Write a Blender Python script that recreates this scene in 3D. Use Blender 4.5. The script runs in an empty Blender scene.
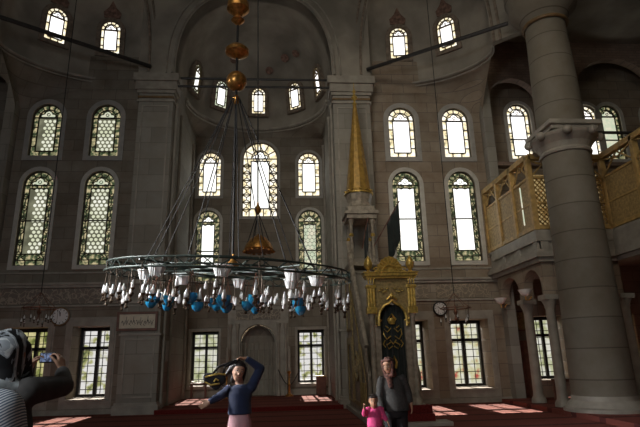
import bpy, bmesh, math, random
from mathutils import Vector, Matrix, Euler
from mathutils.geometry import tessellate_polygon
random.seed(7)
PI = math.pi
S = bpy.context.scene
COL = S.collection

# ------------------------------------------------------------------ camera, world, lights, exposure
F_PX, PITCH, ROLL, YAW = 519.0, 0.2713, -0.0242, 0.0745
cam_d = bpy.data.cameras.new('camera'); cam = bpy.data.objects.new('camera', cam_d); COL.objects.link(cam)
cam_d.sensor_width = 36; cam_d.lens = F_PX / 640 * 36; cam_d.clip_start = 0.05; cam_d.clip_end = 200
cy, sy, cp, sp = math.cos(YAW), math.sin(YAW), math.cos(PITCH), math.sin(PITCH)
fw = Vector((sy*cp, cy*cp, sp)); rt = Vector((cy, -sy, 0)); up = rt.cross(fw)
cr, sr = math.cos(ROLL), math.sin(ROLL)
rt2 = rt*cr + up*sr; up2 = up*cr - rt*sr
m = Matrix((rt2, up2, -fw)).transposed().to_4x4(); m.translation = Vector((0.986, -18.5, 1.6))
cam.matrix_world = m
S.camera = cam
S.view_settings.view_transform = 'Standard'; S.view_settings.look = 'None'
S.view_settings.exposure = 0.0; S.view_settings.gamma = 1.0; S.view_settings.use_curve_mapping = False

W = bpy.data.worlds.new('world'); S.world = W; W.use_nodes = True
W.node_tree.nodes['Background'].inputs[0].default_value = (1.0, 0.90, 0.72, 1)
W.node_tree.nodes['Background'].inputs[1].default_value = 0.036

def light(name, kind, loc, energy, color, rot=None, target=None, **kw):
    d = bpy.data.lights.new(name, kind); d.energy = energy; d.color = color
    for k, v in kw.items(): setattr(d, k, v)
    o = bpy.data.objects.new(name, d); COL.objects.link(o); o.location = loc
    if target is not None: o.rotation_euler = (Vector(target)-Vector(loc)).to_track_quat('-Z', 'Y').to_euler()
    return o
# low sun behind the prayer wall, reaching the carpet through the ground floor windows
light('sun', 'SUN', (0, 20, 12.3), 50, (1.0, 0.90, 0.78), target=(0.2, 0, 0), angle=0.012)
# daylight from the entrance doors and the window rows behind the photographer
light('entrance_daylight', 'AREA', (-4.5, -21.5, 6.0), 340, (0.93, 0.97, 1.0), target=(0.3, -10, 1.8), shape='RECTANGLE', size=3.0, size_y=2.5)
light('side_daylight', 'AREA', (-9.5, -11.2, 6.0), 190, (0.97, 0.98, 1.0), target=(0.3, -10.9, 2.5), shape='RECTANGLE', size=2.2, size_y=2.2, spread=0.62)  # added fill to brighten the chandelier's shades and lamps
light('dome_daylight', 'AREA', (1.0, -15, 13.5), 125, (1.0, 0.90, 0.74), target=(6.2, 0, 6.5), spread=1.3, shape='RECTANGLE', size=9, size_y=3)  # added warm fill aimed at the right flank, standing for dome windows

# ------------------------------------------------------------------ materials
def nodes(name):
    mt = bpy.data.materials.new(name); mt.use_nodes = True
    nt = mt.node_tree; b = nt.nodes['Principled BSDF']
    return mt, nt, b
def rgba(c): return (c[0], c[1], c[2], 1)
def mat(name, c, rough=0.6, metal=0.0, vary=0.25, scale=6.0, bump=0.0, spec=None, c2=None, trans=0.0, sheen=0.0):
    mt, nt, b = nodes(name); N = nt.nodes; L = nt.links
    b.inputs['Roughness'].default_value = rough; b.inputs['Metallic'].default_value = metal
    if spec is not None: b.inputs['Specular IOR Level'].default_value = spec
    if trans: b.inputs['Transmission Weight'].default_value = trans
    if sheen: b.inputs['Sheen Weight'].default_value = sheen
    tc = N.new('ShaderNodeTexCoord'); nz = N.new('ShaderNodeTexNoise'); nz.inputs['Scale'].default_value = scale; nz.inputs['Detail'].default_value = 5
    L.new(tc.outputs['Object'], nz.inputs['Vector'])
    mx = N.new('ShaderNodeMix'); mx.data_type = 'RGBA'
    c2 = c2 or tuple(x*(1-vary) for x in c)
    c1 = tuple(min(1, x*(1+vary*0.6)) for x in c)
    rp = N.new('ShaderNodeMapRange'); rp.inputs[1].default_value = 0.35; rp.inputs[2].default_value = 0.65
    L.new(nz.outputs['Fac'], rp.inputs[0]); L.new(rp.outputs[0], mx.inputs[0])
    mx.inputs[6].default_value = rgba(c2); mx.inputs[7].default_value = rgba(c1)
    L.new(mx.outputs[2], b.inputs['Base Color'])
    if bump:
        bp = N.new('ShaderNodeBump'); bp.inputs['Strength'].default_value = bump; bp.inputs['Distance'].default_value = 0.02
        L.new(nz.outputs['Fac'], bp.inputs['Height']); L.new(bp.outputs[0], b.inputs['Normal'])
    return mt
def stone(name, c, mortar, bw=0.9, bh=0.42, axis='xz', warm=None, rough=0.75, ms=0.012, v=0.22):
    """ashlar courses in object space with a noise tint"""
    mt, nt, b = nodes(name); N = nt.nodes; L = nt.links
    tc = N.new('ShaderNodeTexCoord'); sep = N.new('ShaderNodeSeparateXYZ'); L.new(tc.outputs['Object'], sep.inputs[0])
    cb = N.new('ShaderNodeCombineXYZ')
    if axis == 'xz':
        ad = N.new('ShaderNodeMath'); ad.operation = 'ADD'; L.new(sep.outputs[0], ad.inputs[0]); L.new(sep.outputs[1], ad.inputs[1])
        L.new(ad.outputs[0], cb.inputs[0])
    else: L.new(sep.outputs[0], cb.inputs[0])
    L.new(sep.outputs[2], cb.inputs[1])
    br = N.new('ShaderNodeTexBrick'); L.new(cb.outputs[0], br.inputs['Vector'])
    br.inputs['Scale'].default_value = 1.0; br.inputs['Brick Width'].default_value = bw; br.inputs['Row Height'].default_value = bh
    br.inputs['Mortar Size'].default_value = ms; br.inputs['Mortar Smooth'].default_value = 0.5
    br.inputs['Color1'].default_value = rgba(c); br.inputs['Color2'].default_value = rgba([x*(1-v) for x in c]); br.inputs['Mortar'].default_value = rgba(mortar)
    nz = N.new('ShaderNodeTexNoise'); nz.inputs['Scale'].default_value = 0.9; nz.inputs['Detail'].default_value = 9; nz.inputs['Roughness'].default_value = 0.65
    L.new(tc.outputs['Object'], nz.inputs['Vector'])
    mx = N.new('ShaderNodeMix'); mx.data_type = 'RGBA'; mx.blend_type = 'MULTIPLY'; mx.inputs[0].default_value = 1.0
    rp = N.new('ShaderNodeValToRGB'); rp.color_ramp.elements[0].position = 0.32; rp.color_ramp.elements[1].position = 0.7
    rp.color_ramp.elements[0].color = rgba(warm or (0.62, 0.52, 0.45)); rp.color_ramp.elements[1].color = (1, 1, 1, 1)
    L.new(nz.outputs['Fac'], rp.inputs[0]); L.new(br.outputs['Color'], mx.inputs[6]); L.new(rp.outputs[0], mx.inputs[7])
    L.new(mx.outputs[2], b.inputs['Base Color']); b.inputs['Roughness'].default_value = rough
    bp = N.new('ShaderNodeBump'); bp.inputs['Strength'].default_value = 0.3; bp.inputs['Distance'].default_value = 0.01
    L.new(br.outputs['Fac'], bp.inputs['Height']); bp.invert = True; L.new(bp.outputs[0], b.inputs['Normal'])
    return mt
def glow(name, c, strength, c2=None, scale=3.0, clear=0.0, lo=0.4, hi=0.6, c3=None):
    """daylight in a window pane; clear > 0 lets part of the sun through"""
    mt = bpy.data.materials.new(name); mt.use_nodes = True; nt = mt.node_tree; N = nt.nodes; L = nt.links
    N.remove(N['Principled BSDF']); out = N['Material Output']
    em = N.new('ShaderNodeEmission'); em.inputs[1].default_value = strength
    tc = N.new('ShaderNodeTexCoord'); nz = N.new('ShaderNodeTexNoise'); nz.inputs['Scale'].default_value = scale; nz.inputs['Detail'].default_value = 4
    L.new(tc.outputs['Object'], nz.inputs['Vector'])
    rp = N.new('ShaderNodeValToRGB'); e = rp.color_ramp.elements
    e[0].position = lo; e[1].position = hi; e[0].color = rgba(c2 or c); e[1].color = rgba(c)
    if c3: x = e.new(lo-0.1); x.color = rgba(c3)
    L.new(nz.outputs['Fac'], rp.inputs[0]); L.new(rp.outputs[0], em.inputs[0])
    if clear:
        tr = N.new('ShaderNodeBsdfTransparent'); ms = N.new('ShaderNodeMixShader'); ms.inputs[0].default_value = 1-clear
        L.new(tr.outputs[0], ms.inputs[1]); L.new(em.outputs[0], ms.inputs[2]); L.new(ms.outputs[0], out.inputs[0])
    else: L.new(em.outputs[0], out.inputs[0])
    return mt
def carpet_mat():
    mt, nt, b = nodes('red_carpet'); N = nt.nodes; L = nt.links
    tc = N.new('ShaderNodeTexCoord'); sep = N.new('ShaderNodeSeparateXYZ'); L.new(tc.outputs['Object'], sep.inputs[0])
    def M(op, a, bb):
        n = N.new('ShaderNodeMath'); n.operation = op
        for i, x in enumerate((a, bb)):
            if hasattr(x, 'default_value'): L.new(x, n.inputs[i])
            elif x is not None: n.inputs[i].default_value = x
        return n.outputs[0]
    fr = M('FRACT', M('DIVIDE', sep.outputs[1], 1.25), None)
    band = M('LESS_THAN', fr, 0.2)
    fx = M('FRACT', M('DIVIDE', sep.outputs[0], 0.7), None)
    vo = N.new('ShaderNodeTexVoronoi'); vo.inputs['Scale'].default_value = 7; L.new(tc.outputs['Object'], vo.inputs['Vector'])
    nz = N.new('ShaderNodeTexNoise'); nz.inputs['Scale'].default_value = 40; L.new(tc.outputs['Object'], nz.inputs['Vector'])
    m1 = N.new('ShaderNodeMix'); m1.data_type = 'RGBA'; L.new(band, m1.inputs[0])
    m1.inputs[6].default_value = (0.20, 0.062, 0.048, 1); m1.inputs[7].default_value = (0.10, 0.032, 0.028, 1)
    m2 = N.new('ShaderNodeMix'); m2.data_type = 'RGBA'; L.new(M('LESS_THAN', vo.outputs['Distance'], 0.16), m2.inputs[0])
    L.new(m1.outputs[2], m2.inputs[6]); m2.inputs[7].default_value = (0.20, 0.105, 0.07, 1)
    L.new(m2.outputs[2], b.inputs['Base Color']); b.inputs['Roughness'].default_value = 0.95; b.inputs['Specular IOR Level'].default_value = 0.1
    bp = N.new('ShaderNodeBump'); bp.inputs['Strength'].default_value = 0.3; bp.inputs['Distance'].default_value = 0.01
    L.new(nz.outputs['Fac'], bp.inputs['Height']); L.new(bp.outputs[0], b.inputs['Normal'])
    return mt
def script_frieze(name, ground, ink, scale=5.0, thr=0.06):
    """carved running script: warped wave ridges"""
    mt, nt, b = nodes(name); N = nt.nodes; L = nt.links
    tc = N.new('ShaderNodeTexCoord'); wv = N.new('ShaderNodeTexVoronoi'); wv.feature = 'DISTANCE_TO_EDGE'; wv.inputs['Scale'].default_value = scale
    nz = N.new('ShaderNodeTexNoise'); nz.inputs['Scale'].default_value = 3; ad = N.new('ShaderNodeMixRGB'); ad.blend_type = 'ADD'; ad.inputs[0].default_value = 0.5
    L.new(tc.outputs['Object'], nz.inputs['Vector']); L.new(tc.outputs['Object'], ad.inputs[1]); L.new(nz.outputs['Color'], ad.inputs[2]); L.new(ad.outputs[0], wv.inputs['Vector'])
    lt = N.new('ShaderNodeMath'); lt.operation = 'LESS_THAN'; lt.inputs[1].default_value = thr; L.new(wv.outputs['Distance'], lt.inputs[0])
    mx = N.new('ShaderNodeMix'); mx.data_type = 'RGBA'; L.new(lt.outputs[0], mx.inputs[0]); mx.inputs[6].default_value = rgba(ground); mx.inputs[7].default_value = rgba(ink)
    L.new(mx.outputs[2], b.inputs['Base Color']); b.inputs['Roughness'].default_value = 0.6
    return mt
M_ = {}
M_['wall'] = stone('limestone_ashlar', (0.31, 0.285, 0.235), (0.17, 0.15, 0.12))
M_['wallR'] = stone('warm_limestone_ashlar', (0.40, 0.345, 0.27), (0.19, 0.16, 0.14))  # limestone again, paler and warmer: stronger daylight put into the colour
M_['pier'] = stone('grey_marble_blocks', (0.37, 0.355, 0.315), (0.22, 0.205, 0.18), bw=1.1, bh=0.62, warm=(0.78, 0.74, 0.68))
M_['drum'] = stone('column_marble_drums', (0.24, 0.22, 0.18), (0.12, 0.105, 0.08), bw=60, bh=0.78, warm=(0.72, 0.66, 0.58), ms=0.02, v=0.12)
M_['plaster'] = mat('dome_plaster', (0.33, 0.30, 0.25), 0.85, vary=0.3, scale=0.8)
M_['brickish'] = stone('pinkish_brick', (0.34, 0.25, 0.20), (0.2, 0.16, 0.13), bw=0.35, bh=0.12)
M_['trim'] = mat('grey_marble_trim', (0.35, 0.32, 0.27), 0.5, vary=0.2, scale=3)
M_['surround'] = mat('pale_window_surround', (0.58, 0.56, 0.51), 0.6, vary=0.12, scale=4)
M_['surround2'] = mat('stone_window_surround', (0.40, 0.385, 0.36), 0.6, vary=0.12, scale=4)
M_['brownline'] = mat('brown_gilt_moulding', (0.20, 0.12, 0.05), 0.5, vary=0.3)
M_['carpet'] = carpet_mat()
M_['carpetred'] = mat('plain_red_carpet', (0.15, 0.02, 0.018), 0.95, vary=0.25, scale=20, spec=0.1)
M_['came'] = mat('dark_lead_came', (0.06, 0.052, 0.035), 0.5, vary=0.2)
M_['camebrown'] = mat('brown_plaster_came', (0.13, 0.09, 0.04), 0.6, vary=0.2)
M_['iron'] = mat('black_iron', (0.018, 0.016, 0.014), 0.8, metal=0.0, vary=0.2)
M_['blackframe'] = mat('black_window_frame', (0.018, 0.016, 0.014), 0.5, vary=0.2)
M_['gold'] = mat('gilt_metal', (0.66, 0.45, 0.11), 0.32, metal=0.5, vary=0.35, scale=14, bump=0.3)
M_['goldspire'] = mat('gilt_spire_paint', (0.40, 0.24, 0.05), 0.5, metal=0.3, vary=0.3, scale=8)
M_['brass'] = mat('old_brass', (0.55, 0.27, 0.07), 0.32, metal=0.8, vary=0.4, scale=18)
M_['redbrass'] = mat('reddish_brass_rod', (0.20, 0.085, 0.05), 0.4, metal=0.5, vary=0.3)
M_['old_brass_dark'] = mat('dark_brass_holder', (0.07, 0.045, 0.025), 0.35, metal=0.5, vary=0.3)
M_['green_iron'] = mat('green_painted_iron', (0.035, 0.05, 0.04), 0.4, metal=0.3, vary=0.3)
M_['bulb'] = mat('white_lamp_glass', (0.86, 0.85, 0.83), 0.12, vary=0.08, spec=0.8)
M_['shade'] = mat('milk_glass_shade', (0.9, 0.9, 0.88), 0.3, vary=0.05)
M_['blueglass'] = mat('blue_lamp_glass', (0.02, 0.17, 0.36), 0.15, vary=0.25, spec=0.7, c2=(0.015, 0.2, 0.27))
M_['minbar'] = mat('carved_minbar_marble', (0.36, 0.31, 0.24), 0.5, vary=0.35, scale=7, bump=0.4)
M_['minbargold'] = mat('gilded_marble_panel', (0.36, 0.27, 0.11), 0.45, metal=0.2, vary=0.4, scale=16, bump=0.5)
M_['curtain'] = mat('black_green_velvet', (0.012, 0.02, 0.018), 0.9, vary=0.3, sheen=0.3)
M_['wood'] = mat('golden_gallery_wood', (0.50, 0.33, 0.12), 0.5, vary=0.3, scale=5)
M_['woodpanel'] = mat('gallery_screen_panel', (0.42, 0.29, 0.12), 0.6, vary=0.35, scale=12)
M_['darkwood'] = mat('dark_red_wood', (0.16, 0.065, 0.04), 0.5, vary=0.3)
M_['rod'] = mat('dark_tie_rod', (0.03, 0.028, 0.027), 0.5, vary=0.2)
M_['frieze'] = script_frieze('carved_script_frieze', (0.20, 0.17, 0.14), (0.38, 0.33, 0.26))
M_['friezeR'] = script_frieze('carved_leaf_frieze', (0.24, 0.20, 0.15), (0.40, 0.33, 0.24))
M_['ornament'] = mat('painted_red_ornament', (0.25, 0.15, 0.115), 0.85, vary=0.5, scale=9)
M_['ornament2'] = mat('painted_grey_brown_border', (0.25, 0.20, 0.155), 0.85, vary=0.35, scale=7)
M_['navy'] = mat('painted_navy_roundel', (0.02, 0.015, 0.06), 0.6)
M_['white'] = mat('white_enamel', (0.8, 0.8, 0.8), 0.4, vary=0.05)
M_['paper'] = mat('cream_paper', (0.68, 0.62, 0.5), 0.8, vary=0.1)
M_['g_white'] = glow('daylight_glass', (1.0, 0.99, 0.95), 1.7, (0.95, 0.97, 0.9), 2.0)
M_['g_dome'] = glow('bright_dome_glass', (1.0, 0.99, 1.0), 1.9, (1.0, 0.95, 0.9), 3.0)
M_['g_cream'] = glow('cream_glass', (1.0, 0.95, 0.72), 0.75, (0.75, 0.85, 0.62), 4.0)
M_['g_border'] = glow('coloured_border_glass', (1.0, 0.84, 0.48), 0.55, (0.10, 0.15, 0.07), 7.0, lo=0.45, hi=0.62, c3=(0.06, 0.07, 0.04))
M_['g_borderB'] = glow('bright_border_glass', (1.0, 0.95, 0.82), 1.35, (0.85, 0.7, 0.4), 5.0, c3=(0.3, 0.28, 0.18))
M_['g_dim'] = glow('shaded_plaster_glass', (0.52, 0.52, 0.34), 0.42, (0.26, 0.26, 0.17), 1.6)
M_['g_disc'] = glow('round_bullseye_glass', (1.0, 1.0, 0.88), 0.9, (0.75, 0.78, 0.55), 1.5)
M_['g_red'] = glow('red_glass', (0.6, 0.08, 0.05), 0.7)
M_['g_garden'] = glow('garden_daylight_glass', (1.0, 0.98, 0.95), 1.15, (0.50, 0.50, 0.20), 3.2, clear=0.6, lo=0.38, hi=0.5, c3=(0.09, 0.12, 0.05))
M_['g_gardenY'] = glow('yellow_garden_glass', (1.0, 0.9, 0.45), 0.95, (0.3, 0.34, 0.08), 3.2, clear=0.6, lo=0.42, hi=0.6, c3=(0.08, 0.1, 0.03))
M_['g_gardenP'] = glow('pale_green_garden_glass', (1.0, 0.98, 0.88), 1.1, (0.6, 0.62, 0.35), 2.5, clear=0.6, lo=0.4, hi=0.58, c3=(0.3, 0.34, 0.15))
M_['g_gardenR'] = glow('pale_garden_glass', (1.0, 0.98, 0.85), 1.15, (0.75, 0.72, 0.4), 2.5, clear=0.6, lo=0.4, hi=0.55, c3=(0.6, 0.1, 0.08))
M_['g_amber'] = glow('amber_lattice_glass', (1.0, 0.75, 0.35), 0.32, (0.5, 0.3, 0.1), 5.0)  # glow standing for light behind the gallery lattice

# ------------------------------------------------------------------ mesh helpers
class MB:
    def __init__(s): s.v = []; s.f = []
    def add(s, v, f):
        n = len(s.v); s.v += [tuple(x) for x in v]; s.f += [tuple(i+n for i in q) for q in f]; return s
    def box(s, x0, x1, y0, y1, z0, z1, mx=None):
        v = [Vector((x, y, z)) for z in (z0, z1) for y in (y0, y1) for x in (x0, x1)]
        if mx: v = [mx @ p for p in v]
        return s.add(v, [(0,2,3,1),(4,5,7,6),(0,1,5,4),(2,6,7,3),(0,4,6,2),(1,3,7,5)])
    def lathe(s, prof, c=(0,0,0), n=24, mx=None, sy=1.0):
        """prof: list of (r, z) ascending; closed ends"""
        v = []; f = []
        for r, z in prof:
            for k in range(n):
                a = 2*PI*k/n; p = Vector((c[0]+r*math.cos(a), c[1]+sy*r*math.sin(a), c[2]+z))
                v.append(mx @ p if mx else p)
        for i in range(len(prof)-1):
            for k in range(n):
                k2 = (k+1) % n; f.append((i*n+k, i*n+k2, (i+1)*n+k2, (i+1)*n+k))
        f.append(tuple(reversed(range(n)))); f.append(tuple(range((len(prof)-1)*n, len(prof)*n)))
        return s.add(v, f)
    def tube(s, pts, r, n=8, closed=False):
        pts = [Vector(p) for p in pts]; v = []; f = []; N = len(pts)
        rr = r if isinstance(r, (list, tuple)) else [r]*N
        ref = None
        for i, p in enumerate(pts):
            if closed: t = pts[(i+1) % N]-pts[i-1]
            else: t = pts[min(i+1, N-1)]-pts[max(i-1, 0)]
            t.normalize()
            if ref is None or abs(ref.dot(t)) > 0.95: ref = Vector((0,0,1)) if abs(t.z) < 0.9 else Vector((1,0,0))
            a = (ref-t*ref.dot(t)).normalized(); b = t.cross(a)
            for k in range(n):
                an = 2*PI*k/n; v.append(p + a*(rr[i]*math.cos(an)) + b*(rr[i]*math.sin(an)))
            ref = a
        for i in range(N if closed else N-1):
            j = (i+1) % N
            for k in range(n):
                k2 = (k+1) % n; f.append((i*n+k, i*n+k2, j*n+k2, j*n+k))
        if not closed: f.append(tuple(reversed(range(n)))); f.append(tuple(range((N-1)*n, N*n)))
        return s.add(v, f)
    def ring(s, c, R, r, n=48, m=8, a0=0, a1=2*PI, sz=1.0, ry=1.0):
        full = abs(a1-a0-2*PI) < 1e-6; k = n if full else n+1
        return s.tube([(c[0]+R*math.cos(a0+(a1-a0)*i/n), c[1]+R*ry*math.sin(a0+(a1-a0)*i/n), c[2]) for i in range(k)], r, m, closed=full)
    def ball(s, c, r, n=16, m=10, sc=(1,1,1), mx=None):
        prof = [(max(1e-4, math.sin(PI*i/m))*r, -math.cos(PI*i/m)*r*sc[2]) for i in range(m+1)]
        return s.lathe([(p[0]*sc[0], p[1]) for p in prof], c, n, mx, sy=sc[1]/sc[0])
    def slab(s, outer, holes, y0, y1, mx=None):
        """polygon in XZ with holes, extruded from y0 to y1"""
        loops = [outer]+list(holes); flat = [p for l in loops for p in l]; n = len(flat)
        tri = tessellate_polygon([[Vector((p[0], p[1], 0)) for p in l] for l in loops])
        v = [Vector((p[0], y0, p[1])) for p in flat]+[Vector((p[0], y1, p[1])) for p in flat]
        f = []
        for t in tri:
            a, b, c = (flat[i] for i in t)
            area = (b[0]-a[0])*(c[1]-a[1])-(b[1]-a[1])*(c[0]-a[0])
            if abs(area) < 1e-9: continue
            t = t if area > 0 else tuple(reversed(t))
            f.append(tuple(t)); f.append(tuple(i+n for i in reversed(t)))
        base = 0
        for l in loops:
            k = len(l)
            for i in range(k): j = (i+1) % k; f.append((base+i, base+j, base+j+n, base+i+n))
            base += k
        if mx: v = [mx @ p for p in v]
        s.add(v, f); return s
    def build(s, name, mt, parent=None, smooth=False, bevel=0):
        me = bpy.data.meshes.new(name); me.from_pydata(s.v, [], s.f); me.validate()
        bm = bmesh.new(); bm.from_mesh(me); bmesh.ops.recalc_face_normals(bm, faces=bm.faces); bm.to_mesh(me); bm.free()
        me.materials.append(M_[mt] if isinstance(mt, str) else mt)
        if smooth:
            for p in me.polygons: p.use_smooth = True
            me.set_sharp_from_angle(angle=0.7)
        o = bpy.data.objects.new(name, me); COL.objects.link(o)
        if parent: o.parent = parent
        if bevel:
            b = o.modifiers.new('bevel', 'BEVEL'); b.width = bevel; b.segments = 2; b.limit_method = 'ANGLE'
        return o
def tag(o, label=None, cat=None, group=None, kind=None):
    for k, v in (('label', label), ('category', cat), ('group', group), ('kind', kind)):
        if v: o[k] = v
    return o
def empty(name, loc=(0,0,0), rz=0, label=None, cat=None, group=None, kind=None):
    o = bpy.data.objects.new(name, None); COL.objects.link(o); o.location = loc; o.rotation_euler = (0, 0, rz)
    o.empty_display_size = 0.2
    return tag(o, label, cat, group, kind)
def structure(mb, name, mt, **k):
    return tag(mb.build(name, mt, **k), kind='structure')
def copy_tree(o, parent=None):
    c = o.copy(); COL.objects.link(c); c.parent = parent
    for ch in list(o.children): copy_tree(ch, c)
    return c
def rect(x0, x1, z0, z1): return [(x0,z0),(x1,z0),(x1,z1),(x0,z1)]
def arch(cx, w, z0, zt, n=20, pts=None):
    """round-headed outline, w wide, base z0, crown zt"""
    r = w/2; zs = zt-r
    return [(cx-r, z0), (cx+r, z0)]+[(cx+r*math.cos(PI*i/n), zs+r*math.sin(PI*i/n)) for i in range(n+1)]

# ------------------------------------------------------------------ floor
structure(MB().box(-20, 20, -24, 4.6, -0.3, 0.0), 'floor', 'carpet')
AP = -0.08                      # axis of the prayer apse
HW = 3.0                        # its half width
YB = 4.5                        # its back wall
p = empty('apse_platform', kind='structure')
MB().box(-HW+AP, HW+AP, -0.75, YB, 0.0, 0.13).build('platform_top', 'carpet', p)
MB().box(-HW+AP, HW+AP, -0.80, -0.75, 0.0, 0.125).build('platform_riser', 'carpetred', p)

# ------------------------------------------------------------------ walls
OPA, OPB = (4.88, 6.12), (6.92, 8.3)            # ground floor window openings
UW = (5.67, 7.84)                               # axes of the upper windows
GW = 1.06
def flank(sgn, name, mt):
    q = lambda a, b: (a, b) if sgn > 0 else (-b, -a)
    x0, x1 = q(4.35, 8.9)
    outer = rect(x0, x1, 0, 13.2); holes = []
    for o in (OPA, OPB):
        a, b = q(*o); holes.append(rect(a, b, 0.47, 2.82))
    for u in UW:
        holes.append(arch(sgn*u, GW, 4.92, 8.42)); holes.append(arch(sgn*u, GW, 9.02, 11.12))
    structure(MB().slab(outer, holes, 0, 1.1), name, mt)
    t = MB()
    t.box(x0, x1, -0.10, 0, 4.13, 4.22); t.box(x0, x1, -0.16, 0, 4.22, 4.30); t.box(x0, x1, -0.06, 0, 3.48, 3.54)
    t.box(x0, x1, -0.03, 0, 4.62, 4.68); t.box(x0, x1, -0.07, 0, 0, 0.16)
    structure(t, 'trim_1' if sgn < 0 else 'trim_2', 'trim')
    fr = MB()
    if sgn < 0: fr.box(x0+0.05, x1-0.03, -0.03, 0.0, 3.58, 4.10)
    else:
        fr.box(x0+0.1, 6.2, -0.03, 0.0, 3.58, 4.08); fr.box(6.5, 8.45, -0.03, 0.0, 3.58, 4.08)
    structure(fr, 'trim_3' if sgn < 0 else 'trim_4', 'frieze' if sgn < 0 else 'friezeR')
    # marble surrounds of the ground floor openings and pilaster strips between
    g = MB()
    for o in (OPA, OPB):
        a, b = q(*o)
        g.slab(rect(a-0.16, b+0.16, 0.33, 2.98), [rect(a, b, 0.47, 2.82)], -0.035, 0)
        g.slab(rect(a-0.22, b+0.22, 0.0+0.17, 3.12), [rect(a-0.16, b+0.16, 0.33, 2.98)], -0.015, 0)
        g.box(a-0.1, b+0.1, -0.07, 0, 0.40, 0.47)
    structure(g, 'trim_5' if sgn < 0 else 'trim_6', 'trim', bevel=0.006)
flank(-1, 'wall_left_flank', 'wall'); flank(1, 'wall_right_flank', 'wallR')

def pier(sgn, name):
    a, b = (HW, 4.35) if sgn > 0 else (-4.35, -HW)
    if sgn > 0: a += AP
    else: b += AP
    m_ = MB()
    m_.box(a, b, -0.6, 0.0, 0, 11.3)
    m_.box(a, b, 0.0, YB+0.3, 0, 12.4)
    structure(m_, name, 'pier', bevel=0.02)
    t = MB()
    for (d, z0, z1) in ((0.08, 0, 0.28), (0.04, 0.28, 0.36), (0.04, 2.45, 2.52), (0.05, 3.5, 3.6), (0.1, 4.15, 4.28), (0.05, 10.95, 11.03), (0.06, 11.3, 11.42), (0.12, 11.42, 11.75), (0.2, 11.75, 12.05)):
        t.box(a-d, b+d, -0.6-d, 0, z0, z1)
    structure(t, 'trim_7' if sgn < 0 else 'trim_8', 'trim')
    l = MB(); l.box(a-0.03, b+0.03, -0.64, 0.0, 11.1, 11.18)
    structure(l, 'trim_9' if sgn < 0 else 'trim_10', 'brownline')
    pn = MB()     # sunk-panel mouldings on the pier face
    for z0, z1 in ((0.5, 2.35), (2.6, 3.45), (4.4, 10.8)):
        pn.slab(rect(a+0.14, b-0.14, z0, z1), [rect(a+0.19, b-0.19, z0+0.05, z1-0.05)], -0.625, -0.6)
    structure(pn, 'trim_11' if sgn < 0 else 'trim_12', 'trim')
    ins = (b if sgn < 0 else a)
    c = MB(); s_ = 1 if sgn < 0 else -1
    for yy in (-0.15, 0.9, 3.8):
        c.lathe([(0.07, 0.14), (0.07, 0.4), (0.05, 0.45), (0.05, 10.9), (0.08, 11.0), (0.08, 11.1)], (ins+s_*0.04, yy, 0), 12)
    structure(c, 'trim_13' if sgn < 0 else 'trim_14', 'trim', smooth=True)
pier(-1, 'wall_left_pier'); pier(1, 'wall_right_pier')

# apse back wall
MAINW = (AP+0.02, 1.64, 7.88, 11.55)
SIDE = 2.30; AG = (1.68, 2.84)
o_ = rect(AP-HW, AP+HW, 0, 12.4)
hol = [arch(*[MAINW[0], MAINW[1], MAINW[2], MAINW[3]])]
for s_ in (-1, 1):
    hol += [arch(AP+s_*SIDE, 1.04, 8.87, 11.04), arch(AP+s_*SIDE, 1.06, 4.95, 8.18)]
    a, b = sorted((AP+s_*AG[0], AP+s_*AG[1])); hol.append(rect(a, b, 0.58, 2.8))
hol.append(arch(AP, 1.5, 0.13, 3.05))
structure(MB().slab(o_, hol, YB, YB+0.8), 'wall_apse', 'wall')
t = MB()
for s_ in (-1, 1):
    a, b = sorted((AP+s_*AG[0], AP+s_*AG[1]))
    t.slab(rect(a-0.1, b+0.1, 0.45, 2.92), [rect(a, b, 0.58, 2.8)], YB-0.05, YB)
    x0, x1 = sorted((AP+s_*1.35, AP+s_*HW))
    t.box(x0, x1, YB-0.1, YB, 0.13, 0.36); t.box(x0, x1, YB-0.08, YB, 3.9, 4.1)
t.box(AP-1.35, AP+1.35, YB-0.12, YB, 4.0, 4.15)
structure(t, 'trim_15', 'trim', bevel=0.006)

# ------------------------------------------------------------------ apse half dome with its front arch
RZ = 12.2; RH = 3.75; PW = 2.5; DC = 1.55
def prof(h, H=RH, pw=PW): return max(0.0, 1-(h/H)**pw)**(1/pw)
def grid(mb, rows):
    n = len(rows[0]); v = [p for r in rows for p in r]
    f = [(i*n+k, i*n+k+1, (i+1)*n+k+1, (i+1)*n+k) for i in range(len(rows)-1) for k in range(n-1)]
    return mb.add(v, f)
hs = [RH*math.sin(PI/2*i/18) for i in range(19)]
def thick(o, t=0.3):
    md = o.modifiers.new('shell', 'SOLIDIFY'); md.thickness = t; md.offset = -1
    return o
def dome_shell(name, c, ch, nrm, a, b, z0, H, t0, t1, mt='plaster', y_front=None):
    mb = MB(); rows = []
    for h in [H*math.sin(PI/2*i/18) for i in range(19)]:
        r = prof(h, H); rows.append([(c[0]+(a*math.cos(t)*ch[0]+b*math.sin(t)*nrm[0])*r, c[1]+(a*math.cos(t)*ch[1]+b*math.sin(t)*nrm[1])*r, z0+h) for t in [t0+(t1-t0)*k/40 for k in range(41)]])
    grid(mb, rows); return mb
d = dome_shell('d', (AP, DC), (1,0), (0,1), HW, HW-0.05, RZ, RH, 0, PI)
rows = []
for yy in (-0.55, 0.2, DC):
    rows.append([(AP-HW*prof(h), yy, RZ+h) for h in hs]+[(AP+HW*prof(h), yy, RZ+h) for h in reversed(hs)])
grid(d, rows)
o = structure(d, 'ceiling_apse_half_dome', 'plaster', smooth=True)
for p_ in o.data.polygons: p_.use_smooth = True
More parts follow.
